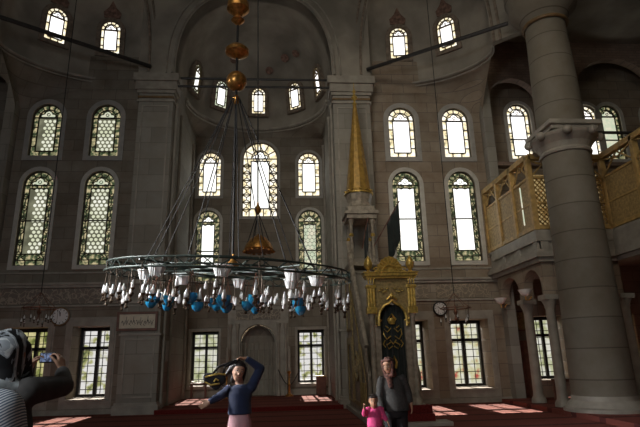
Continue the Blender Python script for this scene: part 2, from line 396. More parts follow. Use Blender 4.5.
# ring cornice and squinch skirt
mb = MB(); rows = []
tt = [PI*k/40 for k in range(41)]
def plan(t):
    """point on the rectangular plan in direction t"""
    cx_, sy_ = math.cos(t), math.sin(t)
    k = min(HW/max(1e-6, abs(cx_)), (YB-DC)/max(1e-6, sy_)); return (AP+cx_*k, DC+sy_*k)
for j in range(7):
    w = j/6; w2 = w*w*(3-2*w); rows.append([])
    for t in tt:
        q = plan(t); r_ = (AP+(HW-0.02)*math.cos(t), DC+(HW-0.07)*math.sin(t))
        rows[-1].append((r_[0]*(1-w2)+(q[0]*0.995)*w2, r_[1]*(1-w2)+(q[1]-0.02)*w2, RZ-0.53*w))
grid(mb, rows); structure(mb, 'ceiling_apse_squinches', 'wall', smooth=True)
mb = MB(); mb.tube([(AP+(HW-0.05)*math.cos(t), DC+(HW-0.1)*math.sin(t), RZ) for t in tt], 0.07, 8)
mb.tube([(AP+(HW-0.03)*math.cos(t), DC+(HW-0.08)*math.sin(t), RZ-0.16) for t in tt], 0.035, 8)
structure(mb, 'trim_16', 'trim', smooth=True)
# spandrel wall above the piers, with the apse arch cut in it
ao = [(AP+HW*prof(h), RZ+h) for h in hs]; ar = ao+[(2*AP-x, z) for x, z in reversed(ao[:-1])]
hole = [(AP+HW, 12.06)]+ar+[(AP-HW, 12.06)]
hole = [(AP-HW, 12.06)] + [(2*AP-x, z) for x, z in ao] + list(reversed(ao[:-1])) + [(AP+HW, 12.06)]
outer = [(-4.45, 12.06)] + hole + [(4.45, 12.06), (4.45, 19), (-4.45, 19)]
mb = MB().slab(outer, [], -0.55, 0.1)
structure(mb, 'wall_spandrel', 'plaster')
mb = MB()
for off, r in ((0.10, 0.06), (0.34, 0.035)):
    sc = (HW+off)/HW; mb.tube([(AP+(x-AP)*sc, -0.57, RZ+(z-RZ)*sc) for x, z in ar], r, 8)
structure(mb, 'trim_17', 'trim', smooth=True)

# ------------------------------------------------------------------ corner half domes (exedrae)
EC = (6.4, -1.5); CH = Vector((0.88, -0.475)); CH.normalize(); NR = Vector((-CH.y, CH.x)); EA, EB, EZ, EH = 2.42, 1.42, 12.25, 5.0
def exedra(sgn, name):
    c = (sgn*EC[0], EC[1]); ch = (sgn*CH.x, CH.y); nr = (sgn*NR.x, NR.y)
    mb = dome_shell(name, c, ch, nr, EA, EB, EZ, EH, 0, PI)
    structure(mb, name, 'plaster', smooth=True)
    ring = [(c[0]+EA*math.cos(t)*ch[0]+EB*math.sin(t)*nr[0], c[1]+EA*math.cos(t)*ch[1]+EB*math.sin(t)*nr[1]) for t in tt]
    mb = MB(); rows = []
    for j in range(7):
        w = j/6; w2 = 1-(1-w)**1.6; row = []
        for k, (x, y) in enumerate(ring):
            xe = max(4.36, min(8.9, 4.36+(abs(x)-4.28)*1.08))*sgn
            row.append((x*(1-w2)+xe*w2, (y-0.02)*(1-w2)+(-0.02)*w2, EZ-w*(0.55+0.55*max(0, -y))))
        rows.append(row)
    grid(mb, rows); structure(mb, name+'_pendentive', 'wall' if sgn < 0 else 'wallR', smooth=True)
    mb = MB(); mb.tube([(x, y-0.04, EZ) for x, y in ring], 0.055, 8); mb.tube([(x, y-0.03, EZ-0.15) for x, y in ring], 0.03, 8)
    structure(mb, 'trim_18' if sgn < 0 else 'trim_19', 'trim', smooth=True)
    # diagonal arch wall over the opening
    L0 = Vector((c[0], c[1], 0)); mx = Matrix(((ch[0], -nr[0], 0, c[0]), (ch[1], -nr[1], 0, c[1]), (0, 0, 1, 0), (0, 0, 0, 1)))
    hs2 = [EH*math.sin(PI/2*i/16) for i in range(17)]
    aro = [(EA*prof(h, EH), EZ+h) for h in hs2]
    hole = [(-EA, EZ-0.0)]+[(-x, z) for x, z in aro[1:]]+list(reversed(aro[:-1]))
    outer = [(-EA-0.0, EZ-0.02)]+hole+[(EA, EZ-0.02), (EA+1.9, EZ+0.3), (EA+1.9, 19), (-EA-0.25, 19), (-EA-0.25, EZ-0.02)]
    mb = MB().slab(outer, [], 0, 0.25, mx)
    structure(mb, name+'_arch', 'plaster')
    mb = MB()
    for off in (0.08, 0.3):
        sc = (EA+off)/EA; mb.tube([mx @ Vector((x*sc, 0.27, EZ+(z-EZ)*sc)) for x, z in [(-a, b) for a, b in aro]+list(reversed(aro[:-1]))], 0.05, 8)
    structure(mb, 'trim_20' if sgn < 0 else 'trim_21', 'ornament2', smooth=True)
exedra(-1, 'ceiling_left_half_dome'); exedra(1, 'ceiling_right_half_dome')

# ------------------------------------------------------------------ side aisles
def aisle(sgn):
    s = lambda a, b: (a, b) if sgn > 0 else (-b, -a)
    side = 'right' if sgn > 0 else 'left'
    x0, x1 = s(8.9, 18); mb = MB()
    holes = []
    if sgn > 0:
        for cx_, zz in ((10.98, 0), (15.0, 0), (17.0, 0)): holes.append(arch(cx_, 1.0, 9.35, 11.85))
        holes.append(rect(10.5, 11.75, 0.62, 2.95)); holes.append(rect(13.35, 14.5, 0.62, 2.95))
        hw = [arch(14.0, 1.0, 9.35, 11.85)]; holes += hw
    mb.slab(rect(x0, x1, 0, 14.2), holes, 1.0, 1.9)
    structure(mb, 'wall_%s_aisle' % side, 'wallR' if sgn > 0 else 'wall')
    mb = MB(); a, b = s(17.9, 18.4); mb.box(a, b, -24, 1.9, 0, 14.2); structure(mb, 'wall_%s_side' % side, 'wall')
    a, b = s(9.25, 18.2); structure(MB().box(a, b, -14, 1.9, 14.0, 14.4), 'ceiling_%s_aisle' % side, 'plaster')
    # screen of arches in front of the aisle end wall
    o_ = rect(x0, x1, 8.55, 14.0)
    h_ = [arch(s(10.2, 10.2)[0] if sgn > 0 else -10.2, 2.1, 8.7, 12.3), arch(14.6*sgn, 3.6, 8.7, 13.3)]
    structure(MB().slab(o_, h_, -0.35, 0.0), 'wall_%s_arcade' % side, 'brickish' if sgn > 0 else 'wall')
    structure(MB().box(*s(8.86, 9.2), -0.4, 0.98, 0, 13.98), 'wall_%s_respond' % side, 'pier')
aisle(1); aisle(-1)
structure(MB().box(-18.4, -4.3, 1.95, 2.15, 13, 19), 'wall_left_clerestory', 'wall')  # unseen slabs on both sides, added to block sun leaking past the half domes
structure(MB().box(4.3, 18.4, 1.95, 2.15, 13, 19), 'wall_right_clerestory', 'wall')
structure(MB().box(-4.6, 4.6, YB+0.81, YB+1.0, 12.0, 18), 'wall_apse_outer', 'wall')  # unseen slabs added to block sun leaking in above the apse wall
structure(MB().box(-4.7, -4.5, 0.2, YB+0.8, 12.3, 18), 'wall_apse_outer_left', 'wall'); structure(MB().box(4.5, 4.7, 0.2, YB+0.8, 12.3, 18), 'wall_apse_outer_right', 'wall')
structure(MB().box(-18.4, -4.3, 1.12, 2.0, 12.9, 13.1), 'ceiling_left_ledge', 'wall')
structure(MB().box(4.3, 18.4, 1.12, 2.0, 12.9, 13.1), 'ceiling_right_ledge', 'wall')

# ------------------------------------------------------------------ windows
WN = [0]
def xform(loc, rz=0.0, tilt=0.0):
    return Matrix.Translation(loc) @ Matrix.Rotation(rz, 4, 'Z') @ Matrix.Rotation(tilt, 4, 'X')
def bars(mb, segs, t, y0, y1):
    for (x0, z0), (x1, z1) in segs:
        d = Vector((x1-x0, z1-z0)); L = d.length
        if L < 1e-4: continue
        d /= L; n_ = Vector((-d.y, d.x))*t/2
        pts = [(x0+n_.x, z0+n_.y), (x0-n_.x, z0-n_.y), (x1-n_.x, z1-n_.y), (x1+n_.x, z1+n_.y)]
        mb.add([(a, y, b) for y in (y0, y1) for a, b in pts], [(0,1,2,3),(7,6,5,4),(0,4,5,1),(1,5,6,2),(2,6,7,3),(3,7,4,0)])
def poly_loop(pts): return list(zip(pts, pts[1:]+pts[:1]))
def circ(cx, cz, r, n=12, sx=1.0): return [(cx+sx*r*math.cos(2*PI*i/n), cz+r*math.sin(2*PI*i/n)) for i in range(n)]
def arc_pts(cx, cz, r, n=12): return [(cx+r*math.cos(PI*i/n), cz+r*math.sin(PI*i/n)) for i in range(n+1)]
def stained(loc, w, h, style='clear', center='g_white', border='g_borderB', frame='surround', fw_=0.155, fd=0.05, recess=0.09, rz=0.0, tilt=0.0, bt=0.035, came='came', cross=0.42, inner=None, mid=False, diamond=False, name=None, surround=True):
    """round-headed stained window; local x across, z up from the sill, the room is at -y"""
    WN[0] += 1
    root = empty('window_%d' % WN[0], loc, rz, kind='structure'); root.rotation_euler = (tilt, 0, rz)
    r = w/2; zs = h-r; ins = inner if inner else w*0.19
    if surround:
        MB().slab(arch(0, w+2*fw_, -fw_, h+fw_), [arch(0, w, 0, h)], -fd, 0).build('surround', frame, root, bevel=0.012)
    y = recess
    iw = w-2*ins; zi0 = ins*(1.0 if not diamond else 2.1); zi1 = zs - (0.12 if h > 3 else 0.02)
    # panes
    MB().slab(arch(0, w*0.995, 0.002, h-0.003), [], y+0.03, y+0.05).build('border_pane', border, root)
    MB().slab(rect(-iw/2, iw/2, zi0, zi1), [], y+0.015, y+0.03).build('pane', 'g_dim' if style == 'hex' else center, root)
    k = MB()
    bars(k, poly_loop(arch(0, w-0.03, 0.015, h-0.015, 16)), bt*1.3, y-0.02, y+0.04)
    bars(k, poly_loop(rect(-iw/2, iw/2, zi0, zi1)), bt*1.2, y-0.02, y+0.04)
    n = max(2, int(round(zs/cross)))
    for i in range(1, n+1):
        z = zs*i/n
        for s_ in (-1, 1):
            bars(k, [((s_*iw/2, z), (s_*(w/2-0.01), z))], bt, y-0.01, y+0.035)
            if h > 3 and i < n:
                bars(k, [((s_*(iw/2+ins/2), z-0.12), (s_*(iw/2), z)), ((s_*(iw/2+ins/2), z-0.12), (s_*(w/2), z)), ((s_*(iw/2+ins/2), z+0.12), (s_*(iw/2), z)), ((s_*(iw/2+ins/2), z+0.12), (s_*(w/2), z))], bt*0.8, y-0.01, y+0.035)
                bars(k, [((s_*(iw/2+ins*0.5), z-0.12), (s_*(iw/2+ins*0.5), max(0, z-zs/n+0.12)))], bt*0.7, y-0.01, y+0.035)
    m_ = 3 if w < 1.2 else 5
    for i in range(1, m_):
        x = -w/2+w*i/m_; bars(k, [((x, 0), (x, zi0*(0.5 if diamond else 1)))], bt, y-0.01, y+0.035)
    if diamond:
        bars(k, [((-w/2, ins), (w/2, ins))], bt, y-0.01, y+0.035)
        bars(k, poly_loop([(-iw/2, ins*1.55), (-iw/4, ins), (iw/4, ins), (iw/2, ins*1.55), (iw/4, zi0), (-iw/4, zi0)]), bt, y-0.015, y+0.035)
        bars(k, [((-w/2+0.02, ins), (-iw/2, zi0)), ((w/2-0.02, ins), (iw/2, zi0))], bt*0.7, y-0.01, y+0.03)
    # head tracery
    ri = iw/2+0.0
    ap = arc_pts(0, zs, ri); bars(k, list(zip(ap, ap[1:])), bt, y-0.02, y+0.035)
    bars(k, [((-w/2, zs), (w/2, zs))], bt, y-0.01, y+0.035)
    for a in (30, 60, 90, 120, 150):
        a = math.radians(a); bars(k, [((ri*math.cos(a), zs+ri*math.sin(a)), (r*math.cos(a), zs+r*math.sin(a)))], bt, y-0.01, y+0.035)
    tf = [(x*ri, zs+0.01+z*ri) for x, z in ((-.78,0),(.78,0),(.84,.22),(.68,.4),(.45,.42),(.36,.66),(0,.86),(-.36,.66),(-.45,.42),(-.68,.4),(-.84,.22))]
    bars(k, poly_loop(tf), bt, y-0.015, y+0.035); bars(k, poly_loop(circ(0, zs+ri*0.38, ri*0.17)), bt*0.6, y-0.015, y+0.035)
    bars(k, [((0, zs+ri*0.86), (0, zs+ri))], bt*0.8, y-0.01, y+0.035)
    if h > 3:
        bars(k, poly_loop(circ(-iw*0.25, zs-0.06, 0.10)), bt*0.8, y-0.01, y+0.035); bars(k, poly_loop(circ(iw*0.25, zs-0.06, 0.10)), bt*0.8, y-0.01, y+0.035)
    if mid: bars(k, [((-w/2, zs*mid), (w/2, zs*mid))], bt*1.5, y-0.03, y+0.03)
    k.build('lattice', came, root)
    MB().slab(tf, [], y+0.01, y+0.028).build('head_pane', center if style != 'hex' else 'g_cream', root)
    if style == 'hex':
        d_ = MB(); cols = 4; px = iw/cols; rr = px*0.36; row = 0; z = zi0+px*0.55
        while z < zi1-px*0.4:
            for c_ in range(cols if row % 2 == 0 else cols-1):
                x = -iw/2+px*(c_+0.5+(0 if row % 2 == 0 else 0.5))
                if not (HEXSKIP and c_ == 0): d_.slab(circ(x, z, rr, 8), [], y-0.002, y+0.012)
            row += 1; z += px*0.86
        d_.build('bullseye_glass', 'g_disc', root)
    elif style == 'hexline':
        px = iw/3; hx = MB(); z = zi0; row = 0
        while z < zi1:
            for c_ in range(4):
                x = -iw/2+px*(c_+(0.5 if row % 2 else 0))
                c6 = [(min(iw/2, max(-iw/2, x+px*0.577*math.sin(2*PI*i/6))), min(zi1, z+px*0.577*math.cos(2*PI*i/6))) for i in range(6)]
                bars(hx, poly_loop(c6), 0.014, y, y+0.014)
            row += 1; z += px*0.866
        hx.build('honeycomb_lead', 'came', root)
    return root
HEXSKIP = False
for i, u in enumerate(UW):
    HEXSKIP = (i == 1)
    stained((-u, 0, 4.92), GW, 3.5, 'hex', border='g_border', mid=0.55, diamond=True, bt=0.03)
    stained((-u, 0, 9.02), GW, 2.1, 'hex', border='g_border', frame='surround2', fw_=0.19, fd=0.03)
    HEXSKIP = False
    stained((u, 0, 4.92), GW, 3.5, center='g_white', border='g_border', mid=0.55, diamond=True, bt=0.03)
    stained((u, 0, 9.02), GW, 2.1, center='g_dome', border='g_borderB', frame='surround2', fw_=0.19, fd=0.03)
stained((MAINW[0], YB, MAINW[2]), MAINW[1], MAINW[3]-MAINW[2], center='g_white', border='g_borderB', frame='surround2', fw_=0.12, fd=0.03, inner=0.40, cross=0.36, bt=0.045, came='camebrown')
# second border ring and glazing bars of the tall window
k = MB(); w2 = MAINW[1]-0.42; hh = MAINW[3]-MAINW[2]-0.21
bars(k, poly_loop(arch(0, w2, 0.2, hh, 16)), 0.05, 0.18, 0.25)
for z in (1.2, 1.95): bars(k, [((-0.42, z), (0.42, z))], 0.03, 0.2, 0.24)
for x in (-0.14, 0.14): bars(k, [((x, 0.4), (x, 2.7))], 0.02, 0.2, 0.24)
k.build('inner_lattice', 'camebrown', bpy.data.objects['window_%d' % WN[0]])
for s_ in (-1, 1):
    stained((AP+s_*SIDE, YB, 8.87), 1.04, 2.17, center='g_white', border='g_borderB', frame='surround2', fw_=0.12, fd=0.03, came='camebrown', bt=0.04, cross=0.36, inner=0.22)
    stained((AP+s_*SIDE, YB, 4.95), 1.06, 3.23, style='clear' if s_ < 0 else 'hexline', center='g_white' if s_ < 0 else 'g_cream', border='g_border', frame='surround', fw_=0.13, fd=0.04, mid=0.5, diamond=True, inner=0.25)
# apse half dome windows
def dome_window(x, y, z, rz, w=0.72, h=1.35, tilt=0.12, center='g_dome', orn=True):
    o = stained((x, y, z), w, h, center=center, border='g_borderB' if center == 'g_dome' else 'g_cream', surround=False, recess=0.0, rz=rz, tilt=tilt, bt=0.035, cross=0.3, came='camebrown')
    MB().slab(arch(0, w+0.3, -0.12, h+0.14), [arch(0, w, 0, h)], -0.03, 0.16).build('painted_border', 'ornament2', o)
    if orn:
        q = MB().slab([(-0.30, h+0.16), (0.30, h+0.16), (0.34, h+0.4), (0.14, h+0.62), (0, h+0.92), (-0.14, h+0.62), (-0.34, h+0.4)], [], 0.04, 0.07)
        q.build('painted_finial', 'ornament', o)
    return o
for i, an in enumerate((-1.5, 37, -40, 74, -76)):
    a = math.radians(90-an); R = HW*prof(0.75)-0.16
    dome_window(AP+R*math.cos(a), DC+(R-0.05)*math.sin(a), RZ+0.72, -math.radians(an), w=0.68 if abs(an) < 60 else 0.72, h=1.32, center='g_dome' if an in (-1.5, 37, 74) else 'g_white')
# exedra windows
def ex_pt(sgn, t, r=1.0):
    t = math.radians(t); c = math.cos(t)*EA*r; s_ = math.sin(t)*EB*r
    return sgn*(EC[0]+c*CH.x+s_*NR.x), EC[1]+c*CH.y+s_*NR.y
def ex_rz(sgn, t):
    t = math.radians(t); n_ = CH*(math.cos(t)/EA)+NR*(math.sin(t)/EB); n_.normalize()
    return math.atan2(-sgn*n_.x, n_.y)
for sgn in (-1, 1):
    for t, zz in ((124, 13.36), (72, 13.34)):
        x, y = ex_pt(sgn, t, 0.93)
        dome_window(x, y, zz, ex_rz(sgn, t), w=0.78, h=1.4, tilt=0.10, orn=True)
# aisle windows
for cx_ in (10.98, 14.0, 15.0, 17.0):
    stained((cx_, 1.0, 9.35), 1.0, 2.5, center='g_dome' if cx_ < 14.5 else 'g_cream', border='g_borderB' if cx_ < 14.5 else 'g_border', frame='surround', fw_=0.15, mid=0.45)
# ground floor windows
def ground_window(x0, x1, z0, z1, y, glass, mull=0.5):
    WN[0] += 1
    root = empty('window_%d' % WN[0], ((x0+x1)/2, y, z0), kind='structure'); w = x1-x0; h = z1-z0; e = 0.004
    MB().slab(rect(-w/2+e, w/2-e, e, h-e), [rect(-w/2+0.1, w/2-0.1, 0.12, h-0.12)], -0.08, 0.06).build('frame', 'blackframe', root)
    b = MB(); bars(b, [((w*(mull-0.5), 0.1), (w*(mull-0.5), h-0.1))], 0.10, -0.07, 0.05); bars(b, [((-w/2+0.05, h*0.70), (w/2-0.05, h*0.70))], 0.11, -0.07, 0.05)
    b.build('mullions', 'blackframe', root)
    g = MB(); n = max(4, int(w/0.24))
    for i in range(1, n): bars(g, [((-w/2+w*i/n, 0.05), (-w/2+w*i/n, h-0.05))], 0.022, 0.13, 0.152)
    for i in range(1, 9): bars(g, [((-w/2+0.05, h*i/9), (w/2-0.05, h*i/9))], 0.026, 0.125, 0.15)
    g.build('iron_grille', 'iron', root)
    MB().slab(rect(-w/2+0.05, w/2-0.05, 0.05, h-0.05), [], 0.2, 0.205).build('pane', glass, root)
    MB().box(-w/2+e, w/2-e, -y+0.001 if False else -0.3, -0.08, -0.0+0.002, 0.03).build('sill', 'surround', root)
    return root
for sgn in (-1, 1):
    for o_, gm in ((OPA, 'g_garden'), (OPB, 'g_gardenY')):
        a, b = (o_ if sgn > 0 else (-o_[1], -o_[0]))
        ground_window(a, b, 0.47, 2.82, 0.88, gm if sgn < 0 else 'g_gardenR', 0.5)
for s_ in (-1, 1):
    a, b = sorted((AP+s_*AG[0], AP+s_*AG[1])); ground_window(a, b, 0.58, 2.8, YB+0.45, 'g_gardenP' if s_ < 0 else 'g_garden', 0.52)
ground_window(10.5, 11.75, 0.62, 2.95, 1.75, 'g_gardenP'); ground_window(13.35, 14.5, 0.62, 2.95, 1.75, 'g_gardenY')

# ------------------------------------------------------------------ prayer niche
t = empty('prayer_niche', (AP, YB-0.005, 0.13), label='tall marble prayer niche with ribbed recess between the two apse ground windows', cat='prayer niche')
mb = MB(); mb.slab(rect(-1.3, 1.3, 0, 3.72), [arch(0, 1.5, 0, 2.92)], -0.14, 0); mb.box(-1.38, 1.38, -0.22, 0, 3.72, 3.86)
mb.build('marble_surround', 'trim', t, bevel=0.01)
mb = MB(); rows = []
for z, r in ((0, 0.75), (2.17, 0.75), (2.5, 0.62), (2.75, 0.4), (2.91, 0.02)):
    rows.append([(r*math.cos(PI*k/10), 0.04+r*0.8*math.sin(PI*k/10), z) for k in range(11)])
grid(mb, rows); rc = thick(tag(mb.build('wall_niche_recess', 'pier'), kind='structure'), 0.03); rc.location = t.location
mb = MB()
for k in range(11):
    a = PI*k/10; mb.lathe([(0.035, 0), (0.03, 0.1), (0.03, 2.1), (0.045, 2.17)], (0.70*math.cos(a), 0.04+0.55*math.sin(a), 0), 8)
rb = tag(mb.build('trim_24', 'trim', smooth=True), kind='structure'); rb.location = t.location
for s_ in (-1, 1):
    for xo in (0.87, 1.18):
        MB().lathe([(0.09, 0), (0.09, 0.15), (0.06, 0.2), (0.055, 2.7), (0.09, 2.85), (0.09, 2.95)], (s_*xo, -0.2, 0), 14).build('colonette', 'trim', t, smooth=True)
mb = MB(); n = 14
for s_ in (-1, 1):
    mb.tube([(s_*(0.85+0.9*i/n), -0.45, 1.05-0.62*math.sin(PI*i/n)) for i in range(n+1)], 0.018, 6)
mb.build('swag_chain', 'iron', t)
mb = MB(); mb.slab(rect(-0.95, 0.95, 3.12, 3.55), [], -0.17, -0.14); mb.build('carved_panel', 'frieze', t)

def candlestick(x, lab):
    t = empty('candlestick', (x, YB-0.75, 0.13), label=lab, cat='candlestick', group='tall candlesticks beside the prayer niche')
    MB().lathe([(0.17, 0), (0.17, 0.05), (0.06, 0.12), (0.04, 0.4), (0.07, 0.45), (0.04, 0.5), (0.04, 0.85), (0.09, 0.95), (0.03, 1.0)], n=16).build('stand', 'brass', t, smooth=True)
    MB().lathe([(0.055, 1.0), (0.055, 1.95), (0.01, 1.97)], n=14).build('candle', 'trim', t, smooth=True)
    return t
candlestick(1.22, 'tall brass candlestick standing alone between the prayer niche and the pulpit side apse window')
candlestick(-1.3, 'tall brass candlestick behind the girl in the blue jacket')
# book stand with open books, chest under the right window
t = empty('book_stand', (-2.45, YB-0.5, 0.13), label='low wooden book stand holding open white books under the apse window', cat='book stand')
mb = MB(); mb.box(-0.32, 0.32, -0.12, 0.12, 0.55, 0.6)
for x in (-0.28, 0.28): mb.box(x-0.03, x+0.03, -0.1, 0.1, 0, 0.55)
mb.build('stand', 'darkwood', t)
for i, x in enumerate((-2.62, -2.28)):
    mb = MB(); mx = xform((x, YB-0.5, 0.80))
    mb.box(-0.14, 0, -0.1, 0.1, -0.0, 0.03, mx @ Matrix.Rotation(0.35, 4, 'Y')); mb.box(0, 0.14, -0.1, 0.1, -0.0, 0.03, mx @ Matrix.Rotation(-0.35, 4, 'Y'))
    o = mb.build('book', 'paper'); o.location.z = -0.065
    tag(o, ('open white book on the stand, the one nearer the pier', 'open white book on the stand, the one nearer the prayer niche')[i], 'book', 'open books on the book stand')
t = empty('wooden_chest', (2.55, YB-0.35, 0.13), label='small brown wooden box under the apse window beside the pulpit side pier', cat='box')
MB().box(-0.2, 0.2, -0.15, 0.15, 0, 0.72).build('body', 'darkwood', t, bevel=0.01); MB().box(-0.22, 0.22, -0.17, 0.17, 0.72, 0.76).build('lid', 'wood', t)

# ------------------------------------------------------------------ tie rods
def rod(a, b, name_label, r=0.05, grp='iron tie rods between piers and columns'):
    o = MB().tube([a, b], r, 8).build('tie_rod', 'rod'); tag(o, name_label, 'tie rod', grp)
rod((AP-HW+0.02, -0.5, 12.0), (AP+HW-0.02, -0.5, 12.0), 'upper one of two dark bars spanning the apse arch', 0.045)
rod((AP-HW-0.02, -0.5, 11.66), (AP+HW+0.02, -0.5, 11.68), 'lower one of two dark bars spanning the apse arch', 0.045)
rod((4.3, -0.64, 12.42), (8.5, -4.0, 12.2), 'dark diagonal bar from the pulpit pier to the big column capital', 0.07)
rod((-4.0, -0.62, 12.42), (-9.0, -4.6, 12.15), 'dark diagonal bar from the clock side pier up across the two half dome windows', 0.075)
rod((10.14, -4.7, 7.95), (17.89, -4.7, 7.9), 'short dark bar beside the middle capital of the big column', 0.05)

# ------------------------------------------------------------------ the big column
PF = 0.12      # raised floor of the right aisle
structure(MB().box(8.35, 17.9, -9.0, -0.36, 0.0, PF), 'floor_aisle', 'carpet')
t = empty('marble_column', (9.34, -4.7, PF), label='huge grey marble column with a capital at gallery height', cat='column')
MB().lathe([(1.02, 0), (1.02, 0.08), (0.93, 0.12), (0.9, 0.2), (0.81, 0.27), (0.79, 0.38)], n=40).build('base', 'trim', t, smooth=True)
MB().lathe([(0.78, 0.38), (0.75, 2.3), (0.70, 4.6), (0.66, 7.08)], n=40).build('lower_shaft', 'drum', t, smooth=True)
MB().lathe([(0.71, 7.02), (0.73, 7.08), (0.68, 7.16)], n=40).build('neck_ring', 'trim', t, smooth=True)
mb = MB(); mb.lathe([(0.67, 7.12), (0.76, 7.3), (0.92, 7.48), (0.96, 7.56), (0.82, 7.66)], n=32)
for k in range(8):
    a = PI/8+2*PI*k/8; mb.ball((0.97*math.cos(a), 0.97*math.sin(a), 7.52), 0.13, 10, 8)
mb.box(-0.70, 0.70, -0.70, 0.70, 7.64, 7.76); mb.box(-0.78, 0.78, -0.78, 0.78, 7.76, 7.9)
mb.build('capital', 'trim', t, bevel=0.02)
MB().lathe([(0.68, 7.9), (0.65, 9.6), (0.59, 11.45)], n=40).build('upper_shaft', 'drum', t, smooth=True)
mb = MB(); mb.lathe([(0.64, 11.42), (0.66, 11.5), (0.63, 11.56), (0.79, 11.8), (1.0, 12.0), (1.02, 12.12), (1.02, 12.35), (1.1, 12.5), (1.1, 13.2)], n=40)
mb.build('upper_capital', 'drum', t, smooth=True)
MB().ring((0, 0, 11.45), 0.645, 0.055).build('brown_ring', 'brownline', t, smooth=True)

# ------------------------------------------------------------------ gallery
GX, GY, GZ0, GZ1 = 8.68, -3.66, 5.21, 7.6; CX2 = 11.1
t = empty('gallery_screen', (0, 0, 0), label='golden wooden screen enclosing the raised gallery around the big column', cat='gallery screen')
def run(mb_post, mb_panel, mb_lat, a, b, nb, openfrac=0.30, latt=True):
    a = Vector(a); b = Vector(b); L = (b-a).length; an = math.atan2(b.y-a.y, b.x-a.x); mx = Matrix.Translation((a.x, a.y, 0)) @ Matrix.Rotation(an, 4, 'Z')
    mb_post.box(0, L, -0.09, 0.09, GZ1-0.14, GZ1+0.04, mx); mb_post.box(0, L, -0.07, 0.07, GZ0, GZ0+0.13, mx); zo = GZ1-(GZ1-GZ0)*openfrac
    mb_post.box(0, L, -0.05, 0.05, zo-0.05, zo+0.03, mx)
    mb_post.box(0, L, -0.04, 0.04, (zo+GZ0)/2-0.03, (zo+GZ0)/2+0.03, mx)
    for i in range(nb+1):
        x = L*i/nb; mb_post.box(x-0.07, x+0.07, -0.09, 0.09, GZ0-0.02, GZ1, mx)
    for i in range(nb):
        x0, x1 = L*i/nb+0.07, L*(i+1)/nb-0.07
        for z0, z1 in ((GZ0+0.1, (zo+GZ0)/2), ((zo+GZ0)/2, zo)):
            n = max(3, int((x1-x0)/0.14)); hgt = z1-z0
            if latt:
                for j in range(n):
                    xa = x0+(x1-x0)*j/n; xb = x0+(x1-x0)*(j+1)/n; xm = (xa+xb)/2
                    kk = 5
                    for q in range(kk):
                        za = z0+hgt*q/kk; zb = z0+hgt*(q+1)/kk; zm = (za+zb)/2
                        tmp = MB(); bars(tmp, poly_loop([(xm, za), (xb, zm), (xm, zb), (xa, zm)]), 0.035, -0.015, 0.015)
                        mb_lat.add([mx @ Vector(v) for v in tmp.v], tmp.f)
            else: mb_panel.box(x0, x1, -0.02, 0.02, z0, z1, mx)
        zz = zo+0.03; tmp = MB()
        bars(tmp, [((x0, zz), ((x0+x1)/2, GZ1-0.15)), (((x0+x1)/2, GZ1-0.15), (x1, zz)), ((x0, GZ1-0.15), ((x0+x1)/2, (zz+GZ1)/2)), (((x0+x1)/2, (zz+GZ1)/2), (x1, GZ1-0.15))], 0.045, -0.02, 0.02)
        mb_lat.add([mx @ Vector(v) for v in tmp.v], tmp.f)
P1, P2, P3 = MB(), MB(), MB()
run(P1, P2, P3, (GX, -0.02), (GX, GY), 3, latt=False)
run(P1, P2, P3, (GX, GY), (CX2, GY), 2)
run(P1, P2, P3, (CX2, GY), (CX2, -8.4), 3, latt=False)
P1.build('posts_and_rails', 'wood', t, bevel=0.008); P2.build('solid_panel', 'woodpanel', t); P3.build('lattice', 'wood', t)
MB().box(GX+0.15, CX2-0.15, GY+0.12, GY+0.14, GZ0+0.1, GZ0+1.8).build('amber_backing', 'g_amber', t)  # added glowing panel in place of the light behind the lattice
h = MB()
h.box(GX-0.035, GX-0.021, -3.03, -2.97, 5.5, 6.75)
h.build('bright_slit', 'g_cream', t)  # glowing strip laid on the panel for light through its holes
# stone gallery: floor, parapet, cornices, arcade, columns
mb = MB(); mb.box(GX-0.1, 17.9, GY-0.1, -0.36, 4.84, 5.17); mb.box(9.22, 17.9, -0.35, 0.99, 4.84, 5.17); mb.box(CX2, 17.9, -12, GY-0.1, 4.84, 5.16)
structure(mb, 'ceiling_gallery_floor', 'trim')
mb = MB()
for d_, z0, z1 in ((0.06, 5.1, 5.19), (0.12, 4.49, 4.58), (0.2, 4.34, 4.49), (0.1, 4.21, 4.34)):
    mb.box(GX-d_, CX2, GY-d_, -0.01, z0, z1); mb.box(CX2-d_, CX2+0.3, -12, GY-d_, z0, z1)
structure(mb, 'trim_22', 'trim')
mb = MB()
mb.box(GX-0.02, GX+0.3, GY-0.02, -0.01, 4.56, 5.12)
for y in (-1.2, -2.4, -3.55): mb.box(GX-0.07, GX+0.3, y-0.12, y+0.12, 4.56, 5.12)
mb.box(GX, CX2, GY-0.02, GY+0.3, 4.56, 5.12)
for x in (8.85, 10.1, 10.9): mb.box(x-0.12, x+0.12, GY-0.07, GY+0.3, 4.56, 5.12)
mb.box(CX2-0.1, CX2+0.2, -12, GY, 4.56, 5.12)
structure(mb, 'wall_gallery_parapet', 'trim', bevel=0.01)
mx = Matrix.Translation((GX, 0, 0)) @ Matrix.Rotation(PI/2, 4, 'Z')
mb = MB()
def arcade(mb, u0, u1, mx, z0=3.25, z1=4.24, n=14):
    pts = [(u0, z1), (u0, z0), (u0+0.16, z0)]; c_ = (u0+u1)/2; r = (u1-u0)/2-0.16
    pts += [(c_-r*math.cos(PI*i/n), z0+0.22+(z1-z0-0.38)*math.sin(PI*i/n)) for i in range(n+1)]
    pts += [(u1-0.16, z0), (u1, z0), (u1, z1)]
    mb.slab(pts, [], -0.3, 0.0, mx)
arcade(mb, -3.66, -2.15, mx); arcade(mb, -2.15, -0.37, mx)
mx2 = Matrix.Translation((0, GY+0.32, 0)); arcade(mb, GX+0.31, CX2, mx2)
